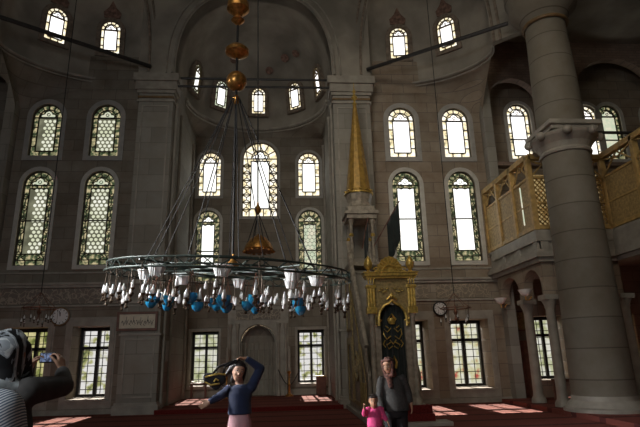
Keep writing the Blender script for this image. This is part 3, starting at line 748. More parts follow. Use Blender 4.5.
structure(mb, 'wall_gallery_arcade', 'wallR')
for i, (x, y, lb) in enumerate(((8.84, -2.06, 'slender marble gallery column nearer the far wall'), (8.84, -3.5, 'slender marble gallery column next to the huge column'), (11.15, -3.5, 'slender marble gallery column beyond the huge column'))):
    t = empty('gallery_column', (x, y, PF), label=lb, cat='column', group='slender columns under the gallery')
    MB().lathe([(0.22, 0), (0.22, 0.1), (0.16, 0.2), (0.15, 0.28), (0.13, 2.72), (0.16, 2.78)], n=20).build('shaft', 'trim', t, smooth=True)
    mb = MB(); mb.lathe([(0.14, 2.78), (0.22, 2.98)], n=16); mb.box(-0.22, 0.22, -0.22, 0.22, 2.98, 3.12); mb.build('capital', 'trim', t)
for i, (x, y, z, lb) in enumerate(((8.5, -0.85, 3.25, 'white tulip glass wall lamp nearer the far wall, under the gallery'), (8.5, -2.75, 3.3, 'white tulip glass wall lamp nearer the huge column, under the gallery'))):
    t = empty('wall_lamp', (x, y, z), label=lb, cat='lamp', group='white glass wall lamps under the gallery')
    MB().lathe([(0.05, 0), (0.13, 0.05), (0.17, 0.12), (0.21, 0.2), (0.17, 0.19), (0.1, 0.1)], n=16).build('glass_shade', 'shade', t, smooth=True)
    MB().tube([(0.2, 0, -0.02), (0.1, 0, -0.12), (0, 0, -0.12), (0, 0, 0.02)], 0.018).build('bracket', 'brass', t)
# picture, low door, rail and shelf under the gallery
t = empty('dark_cabinet', (9.75, 0.98, 0.0), label='dark wooden cabinet against the aisle end wall under the gallery', cat='cabinet')
MB().box(-0.3, 0.45, -0.28, 0, 0, 2.05).build('body', 'darkwood', t, bevel=0.01)
for x in (-0.28, 0.09): MB().box(x, x+0.34, -0.3, -0.28, 0.1, 1.95).build('door', 'darkwood', t, bevel=0.01)
t = empty('framed_panel', (9.85, 0.99, 2.4), label='dark carved panel hanging above the dark cabinet', cat='picture')
MB().slab(rect(-0.35, 0.35, 0, 0.75), [rect(-0.3, 0.3, 0.05, 0.7)], -0.04, 0).build('frame', 'darkwood', t); MB().box(-0.3, 0.3, -0.02, 0, 0.05, 0.7).build('panel', 'minbargold', t)
t = empty('low_bench', (12.6, -1.9, PF), label='low dark wooden bench beyond the huge column', cat='bench')
MB().box(-0.8, 1.2, -0.2, 0.2, 0.62, 0.7).build('seat', 'darkwood', t)
for x in (-0.7, 1.1): MB().box(x-0.05, x+0.05, -0.18, 0.18, 0, 0.62).build('leg', 'darkwood', t)
MB().box(-0.8, 1.2, -0.17, 0.17, 0.25, 0.3).build('shelf', 'darkwood', t)
t = empty('wooden_rail', (10.1, -2.3, PF), label='low wooden rail between gallery column and huge column', cat='railing')
MB().box(-0.9, 0.6, -0.04, 0.04, 0.6, 0.68).build('top_rail', 'darkwood', t)
for x in (-0.85, -0.15, 0.55): MB().box(x-0.03, x+0.03, -0.03, 0.03, 0, 0.6).build('post', 'darkwood', t)

# ------------------------------------------------------------------ clocks and sign
def clock(x, z, r, rim, lab, hh, mm):
    t = empty('wall_clock', (x, -0.04 if abs(x) > 4 else -0.6, z), label=lab, cat='clock', group='round wall clocks')
    mx = Matrix.Rotation(PI/2, 4, 'X')
    MB().lathe([(r*0.97, 0.0), (r, 0.01), (r, 0.05), (r*0.84, 0.06), (r*0.84, 0.02)], n=32, mx=mx).build('rim', rim, t, smooth=True)
    MB().lathe([(r*0.86, 0.005), (r*0.86, 0.03)], n=32, mx=mx).build('face', 'white', t)
    k = MB()
    for i in range(12):
        a = 2*PI*i/12; bars(k, [((r*0.62*math.sin(a), r*0.62*math.cos(a)), (r*0.76*math.sin(a), r*0.76*math.cos(a)))], r*0.07, -0.034, -0.030)
    k.build('hour_marks', 'blackframe', t)
    for ln, a, w_ in ((0.42, 2*PI*(hh+mm/60)/12, 0.07), (0.6, 2*PI*mm/60, 0.05)):
        q = MB(); bars(q, [((0, 0), (r*ln*math.sin(a), r*ln*math.cos(a)))], r*w_, -0.04, -0.036); q.build('hand', 'blackframe', t)
clock(-6.55, 3.16, 0.32, 'brownline', 'round clock with a dark brown rim above the photographing woman', 11, 58)
clock(6.58, 3.20, 0.26, 'blackframe', 'round white faced clock with a dark rim on the wall beside the gilded pulpit gate', 10, 20)
t = empty('calligraphy_sign', (-3.82, -0.64, 2.60), label='framed cream calligraphy panel on the pier under the chandelier', cat='sign')
MB().slab(rect(-0.66, 0.66, 0, 0.62), [rect(-0.58, 0.58, 0.08, 0.54)], -0.05, 0).build('frame', 'darkwood', t, bevel=0.006)
MB().box(-0.58, 0.58, -0.02, 0, 0.08, 0.54).build('panel', 'paper', t)
k = MB(); random.seed(3)
for i in range(9):
    x = -0.5+i*0.115; z = 0.24+0.06*random.random()
    pts = [(x+0.10*j/6, z+0.07*math.sin(j*1.1+i*1.7)+(0.02*j/6)) for j in range(7)]
    bars(k, list(zip(pts, pts[1:])), 0.016, -0.024, -0.02)
    if i % 2: bars(k, [((x+0.03, z), (x+0.035, z+0.19))], 0.014, -0.024, -0.02)
    bars(k, [((x+0.05, z-0.08), (x+0.07, z-0.08))], 0.018, -0.024, -0.02)
k.build('script', 'blackframe', t)
# pale slab on the apse side of the left pier, standing for lit marble
tag(MB().box(-HW+AP, -HW+AP+0.03, 0.3, 0.75, 1.6, 2.3).build('wall_plaque', 'surround2'), 'small pale plaque on the inner face of the pier beside the platform', 'plaque')
# painted roundels
for x, y_, z, r, mt, lb in ((2.6, -0.56, 16.3, 0.36, 'navy', 'dark blue painted roundel above the apse arch'),):
    tag(MB().lathe([(r, 0), (r, 0.02)], n=28, mx=xform((x, y_, z)) @ Matrix.Rotation(PI/2, 4, 'X')).build('painted_roundel', mt), lb, 'roundel')
for an, h, r, lb in ((38, 3.05, 0.20, 'small red painted roundel in the apse half dome, second from the pulpit side'), (12, 2.75, 0.18, 'small red painted roundel in the apse half dome just above its middle window'), (-36, 3.0, 0.2, 'small red painted roundel in the apse half dome on the clock sign side'), (58, 3.0, 0.18, 'small red painted roundel in the apse half dome closest to the pulpit pier')):
    a = math.radians(90-an); R = HW*prof(h)*0.93
    p_ = Vector((AP+R*math.cos(a), DC+R*math.sin(a), RZ+h-0.05)); dirn = (Vector((AP, DC, RZ+0.6))-p_)
    mx = Matrix.Translation(p_) @ dirn.to_track_quat('Z', 'Y').to_matrix().to_4x4()
    tag(MB().lathe([(r, -0.02), (r, 0.02)], n=24, mx=mx).build('painted_roundel', 'ornament'), lb, 'roundel', 'red roundels painted in the apse half dome')

# ------------------------------------------------------------------ minbar (pulpit)
MX0, MX1 = 3.15, 4.45
t = empty('pulpit', (3.8, -5, 0), label='tall marble pulpit with gilded gate, stair and golden conical spire against the pier', cat='pulpit')
def P(mb): 
    mb.v = [(a-3.8, b+5, c) for a, b, c in mb.v]; return mb
# plinth and steps
mb = MB(); mb.box(3.5, 4.95, -5.75, -5.2, 0, 0.09); mb.box(3.02, 4.58, -5.2, -0.62, 0, 0.13)
P(mb).build('plinth', 'trim', t, bevel=0.01)
mb = MB(); mb.box(3.42, 4.6, -5.5, -5.05, 0.09, 0.26); mb.box(3.42, 4.6, -5.3, -4.9, 0.26, 0.43)
P(mb).build('carpeted_step', 'carpetred', t, bevel=0.01)
# stair side walls with sloping top
for x in (3.12, 4.40):
    mb = MB(); mx = Matrix.Translation((x, 0, 0)) @ Matrix.Rotation(PI/2, 4, 'Z')
    mb.slab([(-4.85, 0.13), (-1.0, 0.13), (-1.0, 4.55), (-1.9, 4.55), (-4.85, 1.15)], [], -0.09, 0, mx)
    P(mb).build('stair_wall', 'minbar', t, bevel=0.01)
mb = MB(); n = 14
for i in range(n): mb.box(3.2, 4.42, -4.8+2.9*i/n, -1.5, 0.43+3.7*i/n, 0.43+3.7*(i+1)/n)
P(mb).build('stair', 'trim', t)
# side face panels, rosette, handrail
mb = MB(); mx = Matrix.Translation((3.10, 0, 0)) @ Matrix.Rotation(PI/2, 4, 'Z')
mb.slab([(-4.7, 0.3), (-3.9, 0.3), (-3.9, 1.95), (-4.7, 1.05)], [[(-4.62, 0.4), (-3.98, 0.4), (-3.98, 1.78), (-4.62, 1.0)]], 0, 0.03, mx)
mb.slab([(-3.75, 0.3), (-2.4, 0.3), (-2.4, 3.6), (-3.75, 2.1)], [[(-3.65, 0.4), (-2.5, 0.4), (-2.5, 3.4), (-3.65, 2.05)]], 0, 0.03, mx)
mb.slab(rect(-2.2, -1.1, 0.3, 2.2), [arch(-1.65, 0.8, 0.35, 2.0)], 0, 0.03, mx); mb.slab(rect(-2.2, -1.1, 2.4, 4.3), [rect(-2.1, -1.2, 2.5, 4.2)], 0, 0.03, mx)
mb.slab(circ(-3.1, 1.35, 0.42, 24), [circ(-3.1, 1.35, 0.32, 24)], 0, 0.04, mx); mb.slab(circ(-3.1, 1.35, 0.2, 8), [circ(-3.1, 1.35, 0.1, 8)], 0, 0.04, mx)
for y in [-4.6+0.12*i for i in range(6)]: mb.tube([(3.06, y, 0.42), (3.06, y, 0.95)], 0.02, 6)
P(mb).build('side_carving', 'minbargold', t)
mb = MB(); 
for i in range(19):
    y = -4.8+2.95*i/18; z = 1.2+3.4*i/18; mb.tube([(3.12, y, z), (3.12, y, z+0.62)], 0.028, 6)
mb.tube([(3.12, -4.85, 1.85), (3.12, -1.85, 5.25)], 0.06, 8)
P(mb).build('balustrade', 'minbar', t)
# gate
gy = -5.0
for x in (3.27, 4.33):
    MB().lathe([(0.12, 0.43), (0.12, 0.55), (0.07, 0.62), (0.065, 2.55), (0.1, 2.62), (0.1, 2.7)], (x-3.8, 0.0, 0), 14).build('gate_column', 'minbar', t, smooth=True)
    MB().box(x-3.8-0.16, x-3.8+0.16, -0.1, 0.16, 0.13, 0.45).build('gate_plinth', 'minbar', t, bevel=0.01)
    q = MB(); q.box(x-3.93, x-3.67, -0.13, 0.13, 2.66, 2.82); q.box(x-3.90, x-3.70, -0.11, 0.12, 2.82, 3.32)
    for k in (-0.07, 0, 0.07): q.box(x-3.8+k-0.018, x-3.8+k+0.018, -0.15, -0.1, 2.84, 3.3)
    q.box(x-3.93, x-3.67, -0.14, 0.13, 3.32, 3.40)
    for k in (-0.07, 0, 0.07): q.box(x-3.8+k-0.018, x-3.8+k+0.018, -0.15, -0.1, 3.42, 3.58)
    q.build('gilt_pilaster', 'gold', t, bevel=0.008)
for x in (3.41, 4.19):
    MB().box(x-3.8-0.07, x-3.8+0.07, -0.02, 0.14, 0.43, 2.5).build('gate_jamb', 'minbar', t)
og = [(-0.36, 2.35), (-0.36, 2.55), (-0.32, 2.72), (-0.2, 2.87), (-0.07, 2.92), (0, 3.0), (0.07, 2.92), (0.2, 2.87), (0.32, 2.72), (0.36, 2.55), (0.36, 2.35)]
q = MB().slab([(-0.45, 2.35)]+og+[(0.45, 2.35), (0.45, 3.62), (-0.45, 3.62)], [], -0.06, 0.1)
q.build('gate_head', 'minbargold', t)
q = MB(); q.tube([(x, -0.08, z) for x, z in og], 0.035, 8); q.tube([(-0.3, -0.08, 2.48), (-0.43, -0.08, 2.55), (-0.43, -0.08, 2.42), (-0.34, -0.08, 2.4)], 0.025); q.tube([(0.3, -0.08, 2.48), (0.43, -0.08, 2.55), (0.43, -0.08, 2.42), (0.34, -0.08, 2.4)], 0.025)
q.tube([(-0.13, -0.09, 3.02), (-0.06, -0.09, 3.08), (0, -0.09, 3.18), (0.06, -0.09, 3.08), (0.13, -0.09, 3.02)], 0.03); q.ball((0, -0.08, 3.1), 0.06, 10, 8)
for s_ in (-1, 1):
    for i in range(5): q.ring((s_*(0.30-0.05*i), -0.075, 3.25+0.05*math.sin(i*2)), 0.035, 0.012, 10, 6)
q.build('gate_arch_moulding', 'gold', t, smooth=True)
q = MB(); q.box(-0.70, 0.70, -0.2, 0.18, 3.62, 3.70); q.box(-0.66, 0.66, -0.16, 0.16, 3.56, 3.62); q.box(-0.73, 0.73, -0.22, 0.18, 3.70, 3.73)
q.build('gate_cornice', 'gold', t, bevel=0.008)
# crest: shell dome with scrolls
q = MB(); pts = [(-0.26, 3.73), (-0.30, 3.92), (-0.20, 4.08), (0, 4.17), (0.20, 4.08), (0.30, 3.92), (0.26, 3.73)]
q.slab(list(reversed(pts)), [], -0.05, 0.05); 
for i in range(9):
    a = PI*(i+0.5)/9; q.tube([(0.06*math.cos(a), -0.08, 3.85+0.06*math.sin(a)), (0.29*math.cos(a), -0.06, 3.83+0.32*math.sin(a))], [0.012, 0.035], 6)
q.tube([(0.2*math.cos(PI*i/10), -0.09, 3.76+0.16*math.sin(PI*i/10)) for i in range(11)], 0.022, 6)
for s_ in (-1, 1):
    q.tube([(s_*(0.36+0.07*math.cos(a_*0.7)*(1-a_/12)), -0.05, 3.81+0.07*math.sin(a_*0.7)*(1-a_/12)) for a_ in range(10)], 0.022, 6)
    q.tube([(s_*0.42, -0.04, 3.75), (s_*0.3, -0.04, 3.78), (s_*0.3, -0.04, 3.95)], 0.03, 6)
q.build('gilt_crest', 'gold', t, smooth=True)
for s_ in (-1, 1):
    MB().lathe([(0.05, 3.73), (0.07, 3.76), (0.03, 3.8), (0.10, 3.88), (0.12, 3.98), (0.08, 4.09), (0.03, 4.16), (0.005, 4.2)], (s_*0.56, 0, 0), 14).build('gilt_urn', 'gold', t, smooth=True)
# curtain with gold embroidery
mb = MB(); rows = []
for z in (0.45, 1.2, 2.0, 2.9): rows.append([(-0.42+0.84*k/24, 0.10+0.03*math.sin(k*1.6), z) for k in range(25)])
grid(mb, rows); c_ = mb.build('curtain', 'curtain', t, smooth=True); thick(c_, 0.01)
q = MB(); 
q.ring((0, 0.03, 0), 0.001, 0.001, 4, 3)
def emb(pts, r=0.016): q.tube([(x, 0.05, z) for x, z in pts], r, 6)
emb([(-0.06, 2.42), (-0.1, 2.52), (0, 2.66), (0.1, 2.52), (0.06, 2.42), (-0.06, 2.42)], 0.03); q.ball((0, 0.05, 2.5), 0.07, 10, 8, (1, 0.3, 1))
for s_ in (-1, 1):
    emb([(s_*0.04, 2.3), (s_*0.14, 2.2), (s_*0.22, 2.28), (s_*0.24, 2.15), (s_*0.16, 2.02), (s_*0.05, 2.1)]); emb([(s_*0.05, 1.95), (s_*0.17, 1.88), (s_*0.12, 1.78), (s_*0.02, 1.85)])
    emb([(s_*0.2, 2.0), (s_*0.26, 1.9), (s_*0.2, 1.82)]); emb([(s_*0.1, 2.3), (s_*0.18, 2.36)])
emb([(-0.08, 2.0), (0, 1.9), (0.08, 2.0)]); emb([(-0.03, 1.3), (-0.06, 1.45), (0, 1.6), (0.06, 1.45), (0.03, 1.3)], 0.03)
q.build('gold_embroidery', 'gold', c_, smooth=True)
# canopy drum, columns, spire
cx_, cy_ = 3.62, -1.45
mb = MB()
for dx in (-0.36, 0.36):
    for dy in (-0.36, 0.36):
        MB().lathe([(0.09, 4.55), (0.09, 4.65), (0.055, 4.72), (0.05, 5.85), (0.09, 5.98), (0.09, 6.05)], (cx_+dx-3.8, cy_+dy+5, 0), 12).build('canopy_column', 'minbar', t, smooth=True)
        MB().lathe([(0.062, 5.45), (0.085, 5.5), (0.062, 5.56)], (cx_+dx-3.8, cy_+dy+5, 0), 12).build('gilt_band', 'gold', t, smooth=True)
mb = MB(); mb.box(cx_-0.5, cx_+0.5, cy_-0.5, cy_+0.5, 6.05, 6.2); mb.box(cx_-0.56, cx_+0.56, cy_-0.56, cy_+0.56, 6.2, 6.32); mb.box(cx_-0.45, cx_+0.45, cy_-0.45, cy_+0.45, 6.32, 6.5); mb.box(cx_-0.52, cx_+0.52, cy_-0.5, cy_+0.45, 4.45, 4.58)
mb.lathe([(0.42, 6.5), (0.46, 6.55), (0.40, 6.7), (0.47, 6.95), (0.49, 7.02)], (cx_, cy_, 0), 8)
P(mb).build('canopy', 'minbar', t, bevel=0.015)
mb = MB(); mb.lathe([(0.44, 7.0), (0.455, 7.05), (0.42, 7.2), (0.06, 10.45), (0.02, 10.6)], (cx_, cy_, 0), 12); P(mb).build('spire', 'goldspire', t)
mb = MB()
for k in range(12):
    a = 2*PI*k/12; mb.ring((cx_+0.45*math.cos(a), cy_+0.45*math.sin(a), 7.12), 0.05, 0.015, 10, 6)
mb.ring((cx_, cy_, 7.02), 0.48, 0.03, 24, 6)
mb.lathe([(0.03, 10.4), (0.09, 10.5), (0.03, 10.6), (0.12, 10.75), (0.03, 10.9), (0.07, 11.0), (0.015, 11.1), (0.01, 11.35)], (cx_, cy_, 0), 12)
P(mb).build('gilt_finial', 'gold', t, smooth=True)
# banners
def banner(name_lab, base, tip, px, w, drop, y):
    t = empty('banner', base, label=name_lab, cat='banner', group='dark banners on the pulpit')
    MB().tube([(0, 0, 0), (tip[0]-base[0], tip[1]-base[1], tip[2]-base[2])], 0.018, 6).build('pole', 'darkwood', t)
    d = Vector(tip)-Vector(base); mb = MB(); n = 10
    rows = []
    for j in range(6):
        row = []
        for i in range(n+1):
            u_ = px+(1-px)*i/n; q_ = d*u_*0.97
            q_ = Vector((q_.x, q_.y+0.03*math.sin(i*1.3), q_.z-drop*j/5*(1-0.12*abs(i-4)/5))); row.append(q_)
        rows.append(row)
    grid(mb, rows); thick(mb.build('cloth', 'curtain', t, smooth=True), 0.008)
banner('black green banner on a slanting pole in front of the tall stained window', (3.5, -4.6, 4.55), (4.22, -4.9, 5.75), 0.52, 0.3, 1.15, 0)
banner('narrow dark banner hanging between the pulpit canopy columns', (3.42, -3.0, 4.8), (3.62, -3.1, 5.75), 0.3, 0.2, 0.85, 0)

# ------------------------------------------------------------------ main chandelier
CC = (0.21, -10.5, 0)
t = empty('chandelier', (CC[0], CC[1], 2.88), label='huge ring chandelier with white glass lamps, milk glass shades and blue bowls', cat='chandelier')
t.rotation_euler = (0.075, 0.05, 0)
RR = 1.80
mb = MB(); mb.ring((0, 0, 0.05), RR, 0.014, 64); mb.ring((0, 0, -0.07), RR+0.02, 0.014, 64)
for k in range(64):
    a = 2*PI*k/64; a2 = 2*PI*(k+1)/64
    mb.tube([(RR*math.cos(a), RR*math.sin(a), 0.05 if k % 2 else -0.07), (RR*math.cos(a2), RR*math.sin(a2), -0.07 if k % 2 else 0.05)], 0.008, 5)
mb.build('outer_hoop', 'green_iron', t, smooth=True)
mb = MB(); mb.ring((0, 0, 0.02), 1.3, 0.014, 48); mb.ring((0, 0, 0.12), 1.3, 0.011, 48); mb.ring((0, 0, 0.0), 0.7, 0.014, 32)
for k in range(32):
    a = 2*PI*k/32; mb.tube([(1.3*math.cos(a), 1.3*math.sin(a), 0.02), (1.3*math.cos(a+0.1), 1.3*math.sin(a+0.1), 0.12)], 0.007, 5)
mb.build('inner_hoop', 'green_iron', t, smooth=True)
for k in range(16):
    a = 2*PI*(k+0.5)/16
    MB().tube([(0.1*math.cos(a), 0.1*math.sin(a), 0.02), (RR*math.cos(a), RR*math.sin(a), 0.02)], 0.014, 6).build('spoke', 'green_iron', t)
UPR = t.rotation_euler.to_matrix().inverted()      # the stem hangs plumb although the hoops hang a little askew
TOPV = UPR @ Vector((0, 0, 3.0))
for k in range(12):
    a = 2*PI*(k+0.3)/12
    MB().tube([(TOPV.x+0.05*math.cos(a), TOPV.y+0.05*math.sin(a), TOPV.z), (1.3*math.cos(a), 1.3*math.sin(a), 0.1)], 0.009, 5).build('stay_cable', 'iron', t)
MB().tube([(0, 0, 0), (0, 0, 14.5)], 0.02, 8).build('hanging_rod', 'iron', t)
MB().lathe([(0.03, 3.74), (0.10, 3.78), (0.20, 3.84), (0.205, 3.90), (0.14, 3.97), (0.05, 4.0)], n=20).build('brass_dish', 'brass', t, smooth=True)
MB().ball((0, 0, 3.30), 0.175, 20, 12).build('brass_ball', 'brass', t, smooth=True)
MB().lathe([(0.02, 2.86), (0.06, 2.92), (0.07, 2.97), (0.03, 3.03)], n=14).build('brass_knop', 'brass', t, smooth=True)
MB().lathe([(0.02, 4.4), (0.12, 4.5), (0.06, 4.58), (0.2, 4.72), (0.19, 4.85), (0.08, 4.92), (0.13, 5.05), (0.05, 5.15)], n=20).build('brass_vase', 'brass', t, smooth=True)
MB().lathe([(0.13, 0.08), (0.11, 0.13), (0.05, 0.2), (0.03, 0.26), (0.02, 0.30)], n=20).build('hub_cap', 'brass', t, smooth=True)
for ch in t.children:
    if ch.name.split('.')[0] in ('hanging_rod', 'brass_dish', 'brass_ball', 'brass_knop', 'brass_vase'): ch.rotation_euler = UPR.to_euler()
# lamps
def lamp_proto():
    g = MB().lathe([(0.010, 0), (0.020, 0.010), (0.027, 0.03), (0.022, 0.06), (0.012, 0.085), (0.008, 0.115)], n=10)
    return g
glass_me = lamp_proto().build('glass_lamp', 'bulb', t, smooth=True)
hold = MB().lathe([(0.008, -0.10), (0.03, -0.085), (0.012, -0.06), (0.012, -0.03), (0.034, -0.01), (0.034, 0.004), (0.02, 0.008)], n=10)
hold.tube([(0.036, 0, 0), (0.042, 0, 0.05), (0.042, 0, 0.40)], 0.006, 5)
hold_o = hold.build('lamp_holder', 'old_brass_dark', glass_me)
cnt = 0
random.seed(11)
spots = []
for k in range(24):
    a = 2*PI*k/24; spots.append((RR*math.cos(a), RR*math.sin(a), -0.36)); 
    spots.append((RR*0.97*math.cos(a+0.06), RR*0.97*math.sin(a+0.06), -0.48 if k % 2 else -0.42))
for k in range(18):
    a = 2*PI*(k+0.4)/18; spots.append((1.45*math.cos(a), 1.45*math.sin(a), -0.34-0.08*(k % 2)))
for k in range(8):
    a = 2*PI*(k+0.5)/8
    for j in range(3):
        b = a+2*PI*j/3; spots.append((1.08*math.cos(a)+0.10*math.cos(b), 1.08*math.sin(a)+0.10*math.sin(b), -0.40-0.06*j))
for k in range(8):
    a = 2*PI*k/8; spots.append((0.62*math.cos(a), 0.62*math.sin(a), -0.46))
for i, (x, y, z) in enumerate(spots[:98]):
    if i == 0: g = glass_me
    else:
        g = glass_me.copy(); COL.objects.link(g); g.parent = t
        h_ = hold_o.copy(); COL.objects.link(h_); h_.parent = g
    z += random.uniform(-0.05, 0.05)
    g.location = (x, y, z); g.rotation_euler = (0, 0, random.uniform(0, 6.28)); g.scale = (1.0, 1.0, 0.9+0.2*random.random())
fl = MB()
for k in range(56):
    a = 2*PI*k/56+0.05; r_ = (1.62, 1.2, 0.85)[k % 3]; z_ = -0.30-0.07*(k % 4)+random.uniform(-0.02, 0.02)
    c_ = (r_*math.cos(a), r_*math.sin(a), z_)
    fl.lathe([(0.010, 0), (0.020, 0.010), (0.026, 0.03), (0.021, 0.06), (0.012, 0.085), (0.008, 0.11)], c_, 8)
tag(fl.build('inner_lamps', 'bulb', t, smooth=True), kind='stuff')
blue = MB().lathe([(0.02, -0.10), (0.05, -0.085), (0.10, -0.03), (0.115, 0.03), (0.105, 0.07), (0.112, 0.085), (0.10, 0.085), (0.09, 0.03), (0.04, -0.05)], n=18).build('blue_bowl', 'blueglass', t, smooth=True)
bh = MB()
for k in range(3):
    a = 2*PI*k/3; bh.tube([(0.11*math.cos(a), 0.11*math.sin(a), 0.08), (0, 0, 0.45)], 0.005, 5)
bho = bh.build('bowl_chain', 'redbrass', blue)
bl = []
for k in range(8):
    a = 2*PI*(k+0.5)/8
    bl.append((1.1*math.cos(a), 1.1*math.sin(a), -0.42, 0.85)); bl.append((1.1*math.cos(a)+0.10*math.cos(a*3), 1.1*math.sin(a)+0.10*math.sin(a*3), -0.50-0.03*(k % 2), 0.75))
bl += [(0.0, -0.9, -0.44, 0.95), (0.03, -0.78, -0.53, 0.8)]
for i, (x, y, z, s_) in enumerate(bl):
    if i: 
        g = blue.copy(); COL.objects.link(g); g.parent = t; h_ = bho.copy(); COL.objects.link(h_); h_.parent = g
    else: g = blue
    g.location = (x, y, z); g.scale = (s_*0.95, s_*0.95, s_*0.95)
# milk glass shades, square and flaring upwards
sh = MB().lathe([(0.08, -0.085), (0.125, 0.045), (0.15, 0.055), (0.13, 0.067), (0.05, 0.02)], n=8).build('milk_shade', 'shade', t)
for k in range(8):
    a = 2*PI*k/8-PI/2
    g = sh if k == 0 else sh.copy()
    if k: COL.objects.link(g); g.parent = t
    g.location = (1.3*math.cos(a), 1.3*math.sin(a), -0.06); g.rotation_euler = (0, 0, a)

# small brass pendant hanging behind
t = empty('brass_pendant', (0.40, -6.0, 4.15), label='small brass domed pendant hanging behind the huge chandelier before the tall window', cat='pendant lamp')
mb = MB(); mb.lathe([(0.34, 0.0), (0.36, 0.03), (0.32, 0.14), (0.2, 0.3), (0.07, 0.38), (0.02, 0.42)], n=24)
for k in range(16):
    a = 2*PI*k/16; mb.ring((0.35*math.cos(a), 0.35*math.sin(a), -0.02), 0.045, 0.012, 10, 6)
mb.build('crown', 'brass', t, smooth=True)
mb = MB()
for k in range(6):
    a = 2*PI*k/6; mb.tube([(0.33*math.cos(a), 0.33*math.sin(a), 0.02), (-0.03, 0, 1.0)], 0.012, 5)
mb.tube([(-0.03, 0, 0.95), (-0.12, 0, 13)], 0.018, 6); mb.build('chain', 'iron', t)
MB().lathe([(0.02, 0.92), (0.07, 0.98), (0.09, 1.05), (0.04, 1.14), (0.015, 1.25)], (-0.03, 0, 0), 14).build('knop', 'brass', t, smooth=True)

def small_chandelier(x, y, z, lab, tilt=0):
    t = empty('small_chandelier', (x, y, z), label=lab, cat='chandelier', group='small ring chandeliers')
    mb = MB(); mb.ring((0, 0, 0), 0.42, 0.014, 32, 6)
    for k in range(5):
        a = 2*PI*k/5; mb.tube([(0.42*math.cos(a), 0.42*math.sin(a), 0), (0, 0, 0.42)], 0.007, 5)
    mb.build('hoop', 'redbrass', t, smooth=True)
    MB().tube([(0, 0, 0.4), (0, 0, 13)], 0.012, 5).build('cable', 'iron', t)
    MB().lathe([(0.01, -0.35), (0.05, -0.3), (0.02, -0.2), (0.06, -0.1), (0.02, 0.0), (0.02, 0.1)], n=12).build('knop', 'redbrass', t, smooth=True)
    for k in range(11):
        a = 2*PI*k/11; r = 0.42 if k % 2 else 0.33
        g = glass_me.copy(); COL.objects.link(g); g.parent = t; g.location = (r*math.cos(a), r*math.sin(a), -0.28-0.1*(k % 2)); g.scale = (0.9, 0.9, 0.9); g.rotation_euler = (0, 0, a)
        h_ = hold_o.copy(); COL.objects.link(h_); h_.parent = g
    return t
small_chandelier(5.82, -4, 2.86, 'small ring chandelier hanging beside the round clock with the black rim')
small_chandelier(-5.5, -4, 3.05, 'small ring chandelier hanging above the photographing woman')

# ------------------------------------------------------------------ people
M_['skin'] = mat('skin', (0.52, 0.30, 0.20), 0.55, vary=0.08, scale=10)
M_['skin2'] = mat('tanned_skin', (0.42, 0.22, 0.13), 0.55, vary=0.08, scale=10)
M_['hair'] = mat('dark_brown_hair', (0.018, 0.012, 0.010), 0.5, vary=0.3, scale=30)
M_['navy_cloth'] = mat('navy_jacket_cloth', (0.009, 0.018, 0.058), 0.85, vary=0.25, scale=9, sheen=0.2)
M_['pink_cloth'] = mat('pale_pink_cotton', (0.58, 0.33, 0.36), 0.9, vary=0.1, scale=9)
M_['hot_pink'] = mat('hot_pink_knit', (0.62, 0.06, 0.20), 0.9, vary=0.15, scale=30)
M_['grey_wool'] = mat('dark_grey_wool', (0.055, 0.052, 0.048), 0.95, vary=0.3, scale=40)
M_['charcoal'] = mat('charcoal_cloth', (0.085, 0.082, 0.08), 0.9, vary=0.2, scale=20)
M_['black_cloth'] = mat('black_cloth', (0.014, 0.014, 0.016), 0.9, vary=0.2)
M_['grey_cotton'] = mat('light_grey_cotton', (0.30, 0.28, 0.26), 0.9, vary=0.1)
M_['scarf_brown'] = mat('red_brown_patterned_scarf', (0.20, 0.085, 0.06), 0.9, scale=30, c2=(0.03, 0.02, 0.02))
M_['scarf_bw'] = None
def scarf_bw():
    mt, nt, b = nodes('black_white_patterned_scarf'); N = nt.nodes; L = nt.links
    tc = N.new('ShaderNodeTexCoord'); nz = N.new('ShaderNodeTexNoise'); nz.inputs['Scale'].default_value = 11; nz.inputs['Detail'].default_value = 3; nz.inputs['Distortion'].default_value = 1.5
    mp = N.new('ShaderNodeMapping'); mp.inputs['Scale'].default_value = (1, 1, 0.45); L.new(tc.outputs['Object'], mp.inputs[0]); L.new(mp.outputs[0], nz.inputs['Vector'])
    rp = N.new('ShaderNodeValToRGB'); rp.color_ramp.interpolation = 'CONSTANT'; e = rp.color_ramp.elements
    e[0].position = 0; e[0].color = (0.015, 0.017, 0.02, 1); e[1].position = 0.52; e[1].color = (0.42, 0.47, 0.52, 1)
    x = e.new(0.58); x.color = (0.75, 0.80, 0.82, 1); x = e.new(0.64); x.color = (0.02, 0.02, 0.025, 1)
    L.new(nz.outputs['Fac'], rp.inputs[0]); L.new(rp.outputs[0], b.inputs['Base Color']); b.inputs['Roughness'].default_value = 0.5
    return mt
M_['scarf_bw'] = scarf_bw()
M_['scarf_white'] = mat('white_scarf_fold', (0.62, 0.68, 0.70), 0.6, scale=14, c2=(0.16, 0.18, 0.19))
